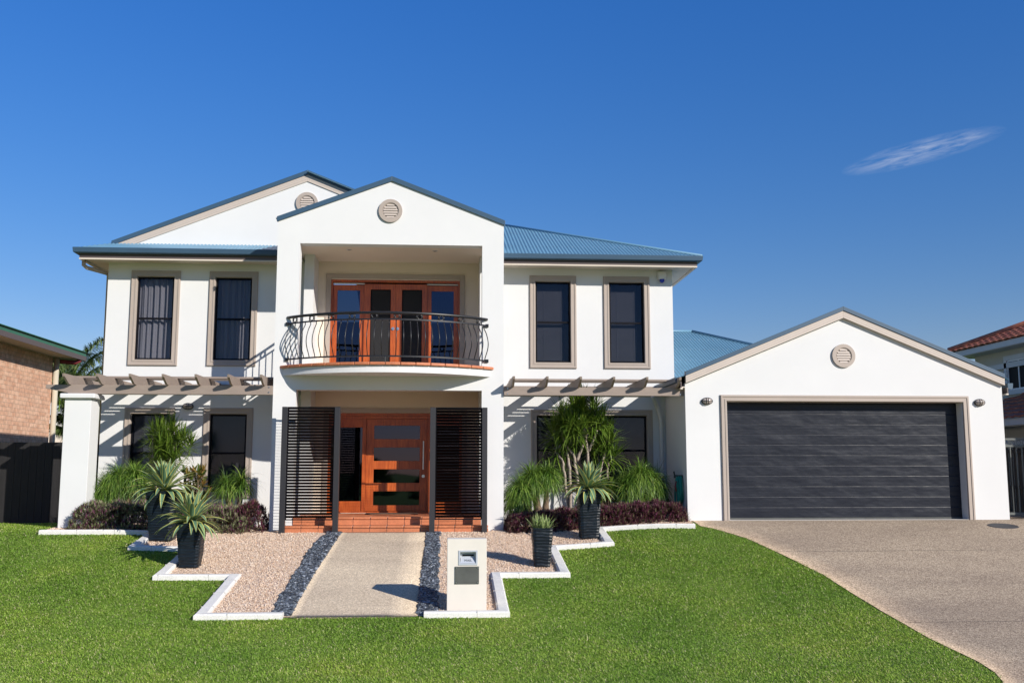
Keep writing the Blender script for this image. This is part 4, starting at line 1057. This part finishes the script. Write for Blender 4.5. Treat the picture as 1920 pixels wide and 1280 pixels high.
# broad leaved shrub
sx_, sy_ = -4.82, 19.75; z = g(sx_, sy_)
sh = thing('shrub', (sx_, sy_, z), 'mottled broad leaved shrub between the two left ground floor windows', 'shrub'); m = MB(); parts = []
for k in range(34):
    a = random.uniform(0, 2*PI); rr = random.uniform(.02, .30); hz = random.uniform(.45, 1.10)
    c = (sx_+rr*math.cos(a), sy_+rr*math.sin(a)*.8, z+hz); 
    limb(m, [(sx_+.05*math.cos(a), sy_, z), ((sx_+c[0])/2, sy_, z+hz*.5), c], .014, .006, 5)
    parts.append(head(c, 13, (.10, .19), (.045, .065), elr=(-.1, 1.3), droop=(0, .5), r=.02, Sg=5, stem=.05, fold=.15))
m.build('stem', 'bark_brown', sh, smooth=True); leafobj(parts, 'croton', sh)
# low dark green bush under the dracaena on the right
sx_, sy_ = 3.25, 20.1; z = g(sx_, sy_)
sh = thing('shrub', (sx_, sy_, z), 'low dark green shrub behind the tall right planter', 'shrub'); m = MB(); parts = []
for k in range(26):
    a = random.uniform(0, 2*PI); rr = random.uniform(.02, .35); hz = random.uniform(.3, .75)
    c = (sx_+rr*math.cos(a), sy_+rr*math.sin(a)*.6, z+hz); limb(m, [(sx_, sy_, z), c], .012, .006, 5)
    parts.append(head(c, 16, (.12, .22), (.03, .05), elr=(-.2, 1.3), droop=(.1, .7), r=.02, Sg=5, stem=.05, fold=.15))
m.build('stem', 'bark_brown', sh, smooth=True); leafobj(parts, 'dracaena', sh)

# purple hedges
def hedge(x0, x1, y0, y1, h, label, mat, dens=150, poly=None):
    A = (x1-x0)*(y1-y0); n = int(A*dens*3.6); x = RNG.uniform(x0, x1, n); y = y0+(y1-y0)*RNG.uniform(0, 1, n)**1.3
    if poly is not None:
        k = pip(x, y, poly); x = x[k]; y = y[k]; n = len(x)
    ex = np.minimum(np.minimum((x-x0), (x1-x))/.35, np.minimum((y-y0)/.3, 1.2)); dome = np.sqrt(np.clip(1-(1-np.clip(ex*1.6, 0, 1))**2, 0.10, 1))
    top = h*dome*(1+.09*np.sin(x*7.3)*np.sin(y*5+x*3)+.05*np.sin(x*17)); z = gv(x, y)+top*(1-RNG.uniform(0, 1, n)**3*.75)-.10
    parts = []
    nl = 13; az = RNG.uniform(0, 2*PI, (n, nl)); u = np.linspace(0, 1, nl)[None]; el = 1.45-1.5*u+RNG.normal(0, .15, (n, nl))
    base = np.repeat(np.stack([x, y, z], 1), nl, 0)
    front = np.repeat(((y-y0) < .35), nl)
    d = sph(az.ravel(), el.ravel()); d[front, 1] -= .35; d /= np.linalg.norm(d, axis=1)[:, None]
    V, F, UV = strips(base, d, RNG.uniform(.07, .125, n*nl), RNG.uniform(.015, .024, n*nl), RNG.uniform(.0, .35, n*nl), 3, 3, .5)
    tag(npmesh('purple_groundcover', V, F, mat, uv=UV), label, 'ground cover', kind='stuff')
hedge(1.17, 4.66, 19.06, 20.25, .40, 'dense purple leaved ground cover between the portico and the garage', 'rhoeo_dark')
hedge(-6.9, -3.7, 19.02, 20.1, .50, 'purple and green leaved ground cover behind the left planters', 'rhoeo')
hedge(-4.02, -3.42, 19.12, 20.2, .58, 'dark purple clump against the left portico pier', 'rhoeo_dark', 120)

# ============================================================ LEFT: fence, brick house, palm
fe = thing('fence', (-9.6, 21.3, 1.15), 'black stained timber paling fence left of the pergola column', 'fence')
m = MB(); x = -13.5
while x < -7.2:
    m.box(x, x+.146, 21.28, 21.30, 1.12, 2.885+random.uniform(-.004, .004)); x += .150
m.build('palings', 'fence', fe, bevel=.002)
MB().box(-13.5, -7.15, 21.302, 21.34, 2.6, 2.68).box(-13.5, -7.15, 21.302, 21.34, 1.35, 1.43).build('fence_rail', 'fence', fe)
for x in (-13.4, -11.2, -9.1, -7.3): MB().box(x, x+.09, 21.342, 21.43, 1.0, 2.8).build('post', 'fence', fe)

nh = thing('brick_house', (-14, 24, 1.1), 'neighbouring pale brick house with green gutter beyond the black fence', 'house')
NX = -12.6; NY = 32.7; NE = 6.0
MB().box(-19, NX, 17, NY, 1.0, NE).build('wall', 'brick', nh)
nr = MB().add([(NX+.74, 16.4, NE+.17), (NX+.74, NY+1.02, NE+.17), (-16.8, 29.0, NE+1.35), (-16.8, 20, NE+1.35), (-20, 16.4, NE+.17), (-20, NY+1.02, NE+.17)],
              [(0, 1, 2, 3), (1, 5, 2), (3, 4, 0), (2, 5, 4, 3)]).build('roof', 'green_gutter', nh)
GPT = [(NX+.66, 16.4), (NX+.66, NY+.95), (-20, NY+.95)][::-1]
MB().sweep([(-.02, -.0), (-.02, .19), (.12, .19), (.12, .03), (.09, 0)], GPT, [NE+.02]*3).build('gutter', 'green_gutter', nr, normals=True)
MB().sweep([(-.03, -.12), (.0, -.12), (.0, .03), (-.03, .03)], GPT, [NE+.02]*3).build('fascia', 'fascia_dark', nr, normals=True)
MB().box(NX+.01, NX+.62, 16.4, NY+.9, NE-.085, NE-.05).box(-19.9, NX+.009, NY+.02, NY+.9, NE-.085, NE-.05).build('soffit', 'n_cream', nr)
MB().tube([(NX+.09, NY+.06, 1.1), (NX+.09, NY+.06, NE-.1)], .085, 12).build('downpipe', 'n_cream', nh, smooth=True)
MB().tube([(NX+.6, NY+.6, NE+.06), (NX+.6, NY+.6, NE-.14), (NX+.5, NY+.5, NE-.2), (NX+.12, NY+.15, NE-.2)], .07, 10).build('spout', 'red', nh, smooth=True)

def frond(c, az, el, Ln, n=46, wl=.42, droop=1.5):
    t = np.linspace(0, 1, n); d = Vector((math.cos(az)*math.cos(el), math.sin(az)*math.cos(el), math.sin(el))); p = Vector(c); P = []; D = []
    for i in range(n):
        P.append(p[:]); D.append(d[:]); d = (d+Vector((0, 0, -1))*droop/n*(.3+1.2*i/n)).normalized(); p = p+d*(Ln/n)
    P = np.array(P); D = np.array(D); side = np.cross(D, [0, 0, 1.]); side /= np.linalg.norm(side, axis=1)[:, None]
    out = []; k = 6
    for s_ in (-1, 1):
        for r in range(k):
            ii = np.arange(4, n); w = np.sin(np.clip(t[ii]*1.05+.08, 0, 1)*PI)**.6
            dd = side[ii]*s_*RNG.uniform(.7, 1.1, (len(ii), 1))+D[ii]*RNG.uniform(.3, .9, (len(ii), 1))+np.array([0, 0, 1.])*RNG.uniform(-.6, .5, (len(ii), 1))
            dd /= np.linalg.norm(dd, axis=1)[:, None]
            out.append(strips(P[ii]+RNG.normal(0, .01, (len(ii), 3)), dd, wl*w*RNG.uniform(.8, 1.25, len(ii)), .042, RNG.uniform(.5, 1.3, len(ii)), 4, 3, .3))
    return out, P
pm = thing('palm_tree', (-13.7, 38, 1.1), 'feathery palm tree rising behind the fence between the two houses', 'palm tree')
pc = (-13.75, 37, 5.0); parts = []; rach = MB()
MB().tube([(-13.6, 38, 1.0), (-13.65, 38, 2.9), pc], [.2, .15, .12], 12).build('trunk', 'bark', pm, smooth=True)
for k in range(26):
    az = k*2.4+.4; el = [1.2, .95, .7, .5, .25, -.05][k % 6]
    o_, P_ = frond(pc, az, el, random.uniform(2.6, 3.8), wl=.6, droop=random.uniform(2.0, 2.9)); parts += o_; rach.tube([tuple(q) for q in P_[::4]], .018, 5)
rach.build('rachis', 'ponytail', pm); leafobj(parts, 'palm', pm, 'fronds')
# tall feathery shrub closing the gap by the house corner
pm2 = thing('palm_tree', (-12.75, 36.5, 1.1), 'smaller palm clump close to the left house corner behind the fence', 'palm tree')
pc = (-12.7, 36.5, 3.1); parts = []; MB().tube([(-12.75, 36.5, 1.0), pc], [.12, .09], 10).build('trunk', 'bark', pm2, smooth=True)
for k in range(24):
    o_, P_ = frond(pc, k*2.4+1, [1.3, 1.1, .8, .4][k % 4], random.uniform(1.8, 2.8), wl=.5, droop=random.uniform(1.2, 2.2)); parts += o_
leafobj(parts, 'palm', pm2, 'fronds')

# ============================================================ RIGHT: neighbour, gate, picket fence
def tile_roof_m():
    m, nt, out = newmat('terracotta_roof_tiles')
    p = N(nt, 'ShaderNodeBsdfPrincipled', Roughness=.7)
    c = ramp(nt, noise(nt, coords(nt), 6, 3), [(.3, (.28, .07, .04)), (.7, (.50, .17, .085))])
    L(nt, c, p.inputs['Base Color']); L(nt, p.outputs[0], out.inputs[0]); return m
MT['rtile'] = tile_roof_m()
def tiled(mb, origin, ud, vd, width, run):
    """overlapping barrel tiles: courses stepped up the slope with a rolled cross section"""
    o = Vector(origin); ud = Vector(ud).normalized(); vd = Vector(vd).normalized(); nn = ud.cross(vd)
    if nn.z < 0: nn = -nn
    n = int(width/.05)
    for c in range(60):
        v0 = c*.33; us = [width*i/n for i in range(n+1) if run(width*i/n) > v0]
        if len(us) < 2: break
        pts = []
        for u in us:
            h = .028*abs(math.sin(PI*u/.3)); v1 = min(run(u), v0+.36)
            pts += [o+ud*u+vd*v0+nn*(h+.035), o+ud*u+vd*v1+nn*(h+.0), o+ud*u+vd*v0+nn*(h-.0)]
        mb.add(pts, [(3*i, 3*i+3, 3*i+4, 3*i+1) for i in range(len(us)-1)]+[(3*i+2, 3*i+5, 3*i+3, 3*i) for i in range(len(us)-1)])
nb = thing('cream_house', (20, 24, 1.2), 'neighbouring cream two storey house with terracotta tiled roof', 'house')
XW = 15.0
m = MB().box(XW, 24, 16.4, 27.2, 1.1, 5.68)
m.build('wall', 'n_cream', nb)
NEZ = 5.66
rt = MB(); tiled(rt, (14.45, 27.75, NEZ), (0, -1, 0), (cs, 0, pit*cs), 11.9, lambda u: max(0, min(5, u+.02, 11.9-u))/cs)
tiled(rt, (14.45, 27.75, NEZ), (1, 0, 0), (0, -cs, pit*cs), 10, lambda u: min(5, u+.02)/cs)
rto = rt.build('roof', 'rtile', nb)
MB().sweep([(-.02, -.10), (.09, -.07), (.10, .05), (-.02, .05)], [(25, 27.68), (14.52, 27.68), (14.52, 15.9)][::-1], [NEZ-.05]*3).build('gutter', 'n_trim', rto, normals=True)
MB().box(14.55, 14.999, 15.9, 27.6, NEZ-.16, NEZ-.13).box(15, 24, 27.21, 27.6, NEZ-.16, NEZ-.13).build('soffit', 'n_trim', rto)
MB().box(XW-.06, XW-.001, 16.4, 27.2, 5.02, 5.16).build('string_course', 'n_trim', nb)
MB().tube([(14.5, 27.7, NEZ+.08), (17, 25.2, NEZ+.08+2.5*pit)], .09, 10).build('hip_cap', 'rtile', rto, smooth=True)
# window on the upper side wall
wf = MB().box(XW-.07, XW-.001, 24.15, 26.15, 5.13, 5.25)
wf = MB()
def sidewin(y0, y1, z0, z1, par):
    f = MB()
    for a, b, c, d in ((y0-.12, y0, z0-.12, z1+.12), (y1, y1+.12, z0-.12, z1+.12), (y0, y1, z1, z1+.12), (y0-.0, y1, z0-.12, z0)): f.box(XW-.06, XW-.001, a, b, c, d)
    w_ = f.build('window', 'n_trim', par)
    f = MB().box(XW-.035, XW-.012, y0, y0+.04, z0, z1).box(XW-.035, XW-.012, y1-.04, y1, z0, z1).box(XW-.035, XW-.012, y0+.04, y1-.04, z0, z0+.04).box(XW-.035, XW-.012, y0+.04, y1-.04, z1-.04, z1)
    for q in (1/3, 2/3): f.box(XW-.033, XW-.012, y0+(y1-y0)*q-.02, y0+(y1-y0)*q+.02, z0+.041, z1-.041)
    f.build('sash', 'plastic_white', w_)
    MB().box(XW-.011, XW-.002, y0, y1, z0, z1).build('pane', 'black_frame', w_)
sidewin(24.0, 25.55, 4.42, 5.22, nb)
m = MB().box(13.5, XW-.07, 17.9, 26.2, 1.1, 3.42).build('lower_wall', 'n_cream', nb)
lt = MB(); tiled(lt, (13.0, 26.6, 3.5), (0, -1, 0), (cs, 0, pit*cs), 9.1, lambda u: max(0, min(2.0, u+.02, 9.1-u))/cs)
lto = lt.build('lower_roof', 'rtile', nb)
MB().sweep([(-.02, -.10), (.09, -.07), (.10, .05), (-.02, .05)], [(13.07, 17.6), (13.07, 26.5), (15, 26.5)], [3.45]*3).build('gutter', 'n_trim', lto, normals=True)
MB().box(13.1, 13.499, 17.6, 26.4, 3.33, 3.36).build('soffit', 'n_trim', lto)
MB().box(13.44, 13.499, 22, 26.0, 2.9, 3.05).build('band', 'n_trim', nb)

# gate
gt_ = thing('metal_gate', (11.9, 19.95, 1.35), 'grey metal bar gate with rings, right of the garage', 'gate')
ya = 19.93
m = MB().box(11.22, 13.2, ya-.02, ya+.02, 2.93, 2.97).box(11.22, 13.2, ya-.02, ya+.02, 2.79, 2.83).box(11.22, 13.2, ya-.02, ya+.02, 1.41, 1.46)
m.build('gate_rail', 'gate', gt_)
for k in range(16):
    x = 11.25+k*.125; MB().box(x-.009, x+.009, ya-.009, ya+.009, 1.461, 2.789).build('bar', 'gate', gt_)
    if k % 1 == 0: MB().tube([(x+.0625+.045*math.cos(a), ya, 2.88+.045*math.sin(a)) for a in [2*PI*q/16 for q in range(17)]], .006, 5, caps=False).build('ring', 'gate', gt_)
MB().tube([(11.45, ya, 1.41), (11.45, ya, 1.37)], .03, 8).build('wheel', 'gate', gt_)
pf = thing('picket_fence', (12.3, 21.9, 1.3), 'weathered timber picket fence behind the metal gate', 'fence')
x = 11.25; m = MB()
while x < 15: m.box(x, x+.075, 21.9, 21.92, 1.32, 2.82+random.uniform(-.02, .02)); x += .1
m.build('pickets', 'picket', pf)
MB().box(11.25, 15, 21.85, 21.899, 2.7, 2.78).box(11.25, 15, 21.85, 21.899, 1.9, 1.98).build('fence_rail', 'picket', pf)
dc = MB(); dn = 28  # flat dark ellipse with a thin rim groove, following the driveway surface
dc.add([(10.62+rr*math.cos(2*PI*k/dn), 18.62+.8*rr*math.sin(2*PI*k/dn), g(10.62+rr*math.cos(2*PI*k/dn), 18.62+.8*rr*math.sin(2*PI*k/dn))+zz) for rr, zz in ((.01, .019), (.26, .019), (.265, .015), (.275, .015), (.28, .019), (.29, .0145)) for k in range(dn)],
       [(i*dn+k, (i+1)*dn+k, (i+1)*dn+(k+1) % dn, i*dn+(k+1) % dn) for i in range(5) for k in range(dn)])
tag(dc.build('dark_ellipse', 'dark_grey', normals=True), 'flat dark ellipse on the driveway near the garage corner', 'drain cover')

# street and planting on the far side, mirrored in the front door glass
tag(MB().add([(-200, -11, .03), (200, -11, .03), (200, -3.2, .03), (-200, -3.2, .03)], [(0, 1, 2, 3)]).build('road', 'dark_grey'), kind='structure')
for k, (x, w, h) in enumerate([(-13, 3.2, 2.6), (-8.6, 2.4, 1.9), (-5, 2.6, 3.0), (-.8, 2.6, 2.2), (4, 3, 3.1)]):
    b_ = thing('street_bush', (x, -26, 0), ['wide dark bush', 'low dark bush', 'tall narrow dark bush', 'medium dark bush', 'tallest dark bush'][k]+' across the street, mirrored in the front door glass', 'bush', 'bushes across the street')
    MB().tube([(x, -26, -.1), (x, -26, h*.6)], [.12, .06], 8).build('stem', 'bark_brown', b_)
    n = 1500; az = RNG.uniform(0, 2*PI, n); el = RNG.uniform(-.2, 1.5, n); rr = RNG.uniform(.5, 1, n)**.5
    base = np.stack([x+w*.6*rr*np.cos(az)*np.cos(el), -26+w*.5*rr*np.sin(az)*np.cos(el), .25*h+h*.7*rr*np.sin(np.clip(el, 0, 2))], 1)
    V, F, UV = strips(base, sph(az, el), .4, .25, .4, 3, 3, .3); npmesh('leaves', V, F, 'dracaena', b_, uv=UV)

# fallen leaves on the lawn and gravel edge
for i, (x, y) in enumerate([(-3.35, 15.35), (-3.42, 15.55), (-3.36, 14.1)]):
    az = RNG.uniform(0, 6, 3); V, F, UV = strips(np.array([[x+.03*k, y+.02*k, g(x, y)+.045] for k in range(3)]), sph(az, RNG.uniform(0, .4, 3)), .06, .035, .3, 4, 3, .4)
    tag(npmesh('fallen_leaf', V, F, 'croton', uv=UV), 'dry brown fallen leaves on the lawn beside the white kerb', 'leaf', 'fallen leaves by the kerb')

for i, (x, y) in enumerate([(-5.6, 13.2), (-3.9, 12.1), (2.6, 13.0), (4.4, 12.2), (3.1, 16.4), (-6.9, 16.2), (5.0, 14.6)]):
    V, F, UV = strips(np.array([[x, y, g(x, y)+.03]]), sph(RNG.uniform(0, 6, 1), RNG.uniform(0, .5, 1)), .05, .03, .4, 4, 3, .4)
    tag(npmesh('fallen_leaf', V, F, 'croton', uv=UV), 'small dry leaf lying out on the open lawn', 'leaf', 'dry leaves scattered over the lawn')

# ============================================================ WORLD, SUN, CAMERA
sun_dir = Vector((.93, -1, .66)).normalized()
el = math.asin(sun_dir.z); rot = math.atan2(sun_dir.x, sun_dir.y)
wd = bpy.data.worlds.new('World'); S.world = wd; wd.use_nodes = True; nt = wd.node_tree; nt.nodes.clear()
wo = nt.nodes.new('ShaderNodeOutputWorld'); bg = nt.nodes.new('ShaderNodeBackground'); bg.inputs[1].default_value = .10
sky = nt.nodes.new('ShaderNodeTexSky'); sky.sky_type = 'NISHITA'; sky.sun_disc = False; sky.sun_elevation = el; sky.sun_rotation = rot
sky.air_density = 1.0; sky.dust_density = 0; sky.ozone_density = 6; sky.altitude = 0
hs_ = nt.nodes.new('ShaderNodeHueSaturation'); hs_.inputs['Saturation'].default_value = 1.2
L(nt, sky.outputs[0], hs_.inputs['Color']); tc = nt.nodes.new('ShaderNodeTexCoord'); sz = nt.nodes.new('ShaderNodeSeparateXYZ'); L(nt, tc.outputs['Generated'], sz.inputs[0])
SKYC = mixc(nt, 1, hs_.outputs[0], ramp(nt, sz.outputs[2], [(.08, (1.35, .87, .78)), (.45, (1.32, 1.1, 1.32)), (.8, (1.2, 1.0, 1.1))]), 'MULTIPLY')
# thin cirrus wisp high on the right
tc = nt.nodes.new('ShaderNodeTexCoord')
def vdir(px, py):
    f = 1866.7; psi = R_(3.8); th = R_(7.4)
    Fw = Vector((math.sin(psi)*math.cos(th), math.cos(psi)*math.cos(th), math.sin(th))); Rt = Vector((math.cos(psi), -math.sin(psi), 0)); U = Rt.cross(Fw)
    return (Fw+Rt*((px-960)/f)+U*((640-py)/f)).normalized()
c0 = vdir(1728, 284); c1 = vdir(1850, 252); ud_ = (c1-c0).normalized(); vd_ = c0.cross(ud_).normalized()
def dot(vec):
    n = nt.nodes.new('ShaderNodeVectorMath'); n.operation = 'DOT_PRODUCT'; L(nt, tc.outputs['Generated'], n.inputs[0]); n.inputs[1].default_value = vec; return n.outputs['Value']
def mth(op, a, b=None, c=None, clamp=False):
    n = nt.nodes.new('ShaderNodeMath'); n.operation = op; n.use_clamp = clamp
    for i, q in enumerate((a, b, c)):
        if q is None: continue
        if hasattr(q, 'is_linked'): L(nt, q, n.inputs[i])
        else: n.inputs[i].default_value = q
    return n.outputs[0]
u = dot(ud_[:]); v = dot(vd_[:]); fw = dot(c0[:])
u = mth('SUBTRACT', u, c0.dot(ud_)); v = mth('SUBTRACT', v, c0.dot(vd_))
eu = mth('POWER', mth('ABSOLUTE', mth('DIVIDE', u, .072)), 2.0); ev = mth('POWER', mth('ABSOLUTE', mth('DIVIDE', v, .0120)), 2.0)
mask = mth('SUBTRACT', 1.0, mth('ADD', eu, ev), clamp=True)
cb = nt.nodes.new('ShaderNodeCombineXYZ'); L(nt, mth('MULTIPLY', u, 22.0), cb.inputs[0]); L(nt, mth('MULTIPLY', v, 150.0), cb.inputs[1])
cn = nt.nodes.new('ShaderNodeTexNoise'); cn.inputs['Scale'].default_value = 1.6; cn.inputs['Detail'].default_value = 7; cn.inputs['Roughness'].default_value = .6; cn.inputs['Distortion'].default_value = .6
L(nt, cb.outputs[0], cn.inputs['Vector'])
cl = mth('MULTIPLY', mth('MULTIPLY', mth('SUBTRACT', cn.outputs[0], .36, clamp=True), 3.2), mth('MULTIPLY', mask, mth('GREATER_THAN', fw, .5)), clamp=True)
CLF = mth('MULTIPLY', cl, .40, clamp=True)
mxn = nt.nodes.new('ShaderNodeMix'); mxn.data_type = 'RGBA'; L(nt, CLF, mxn.inputs[0]); L(nt, SKYC, mxn.inputs[6]); mxn.inputs[7].default_value = (6.2, 6.6, 7.6, 1)
L(nt, mxn.outputs[2], bg.inputs[0]); L(nt, bg.outputs[0], wo.inputs[0])

sl_ = bpy.data.lights.new('sun', 'SUN'); sl_.energy = 5.0; sl_.angle = R_(.5); sl_.color = (1, .94, .85)
so = bpy.data.objects.new('sun', sl_); C.objects.link(so); so.rotation_euler = (-sun_dir).to_track_quat('-Z', 'Y').to_euler(); so.location = (20, -10, 25)

cam = bpy.data.cameras.new('camera'); co = bpy.data.objects.new('camera', cam); C.objects.link(co); S.camera = co
cam.lens = 35.0; cam.sensor_width = 36; cam.clip_end = 5000; cam.clip_start = .1
co.location = (0, 0, CZ); co.rotation_euler = (R_(90+7.4), 0, R_(-3.8))
S.view_settings.view_transform = 'Standard'; S.view_settings.look = 'None'; S.view_settings.gamma = 1; S.view_settings.exposure = .2
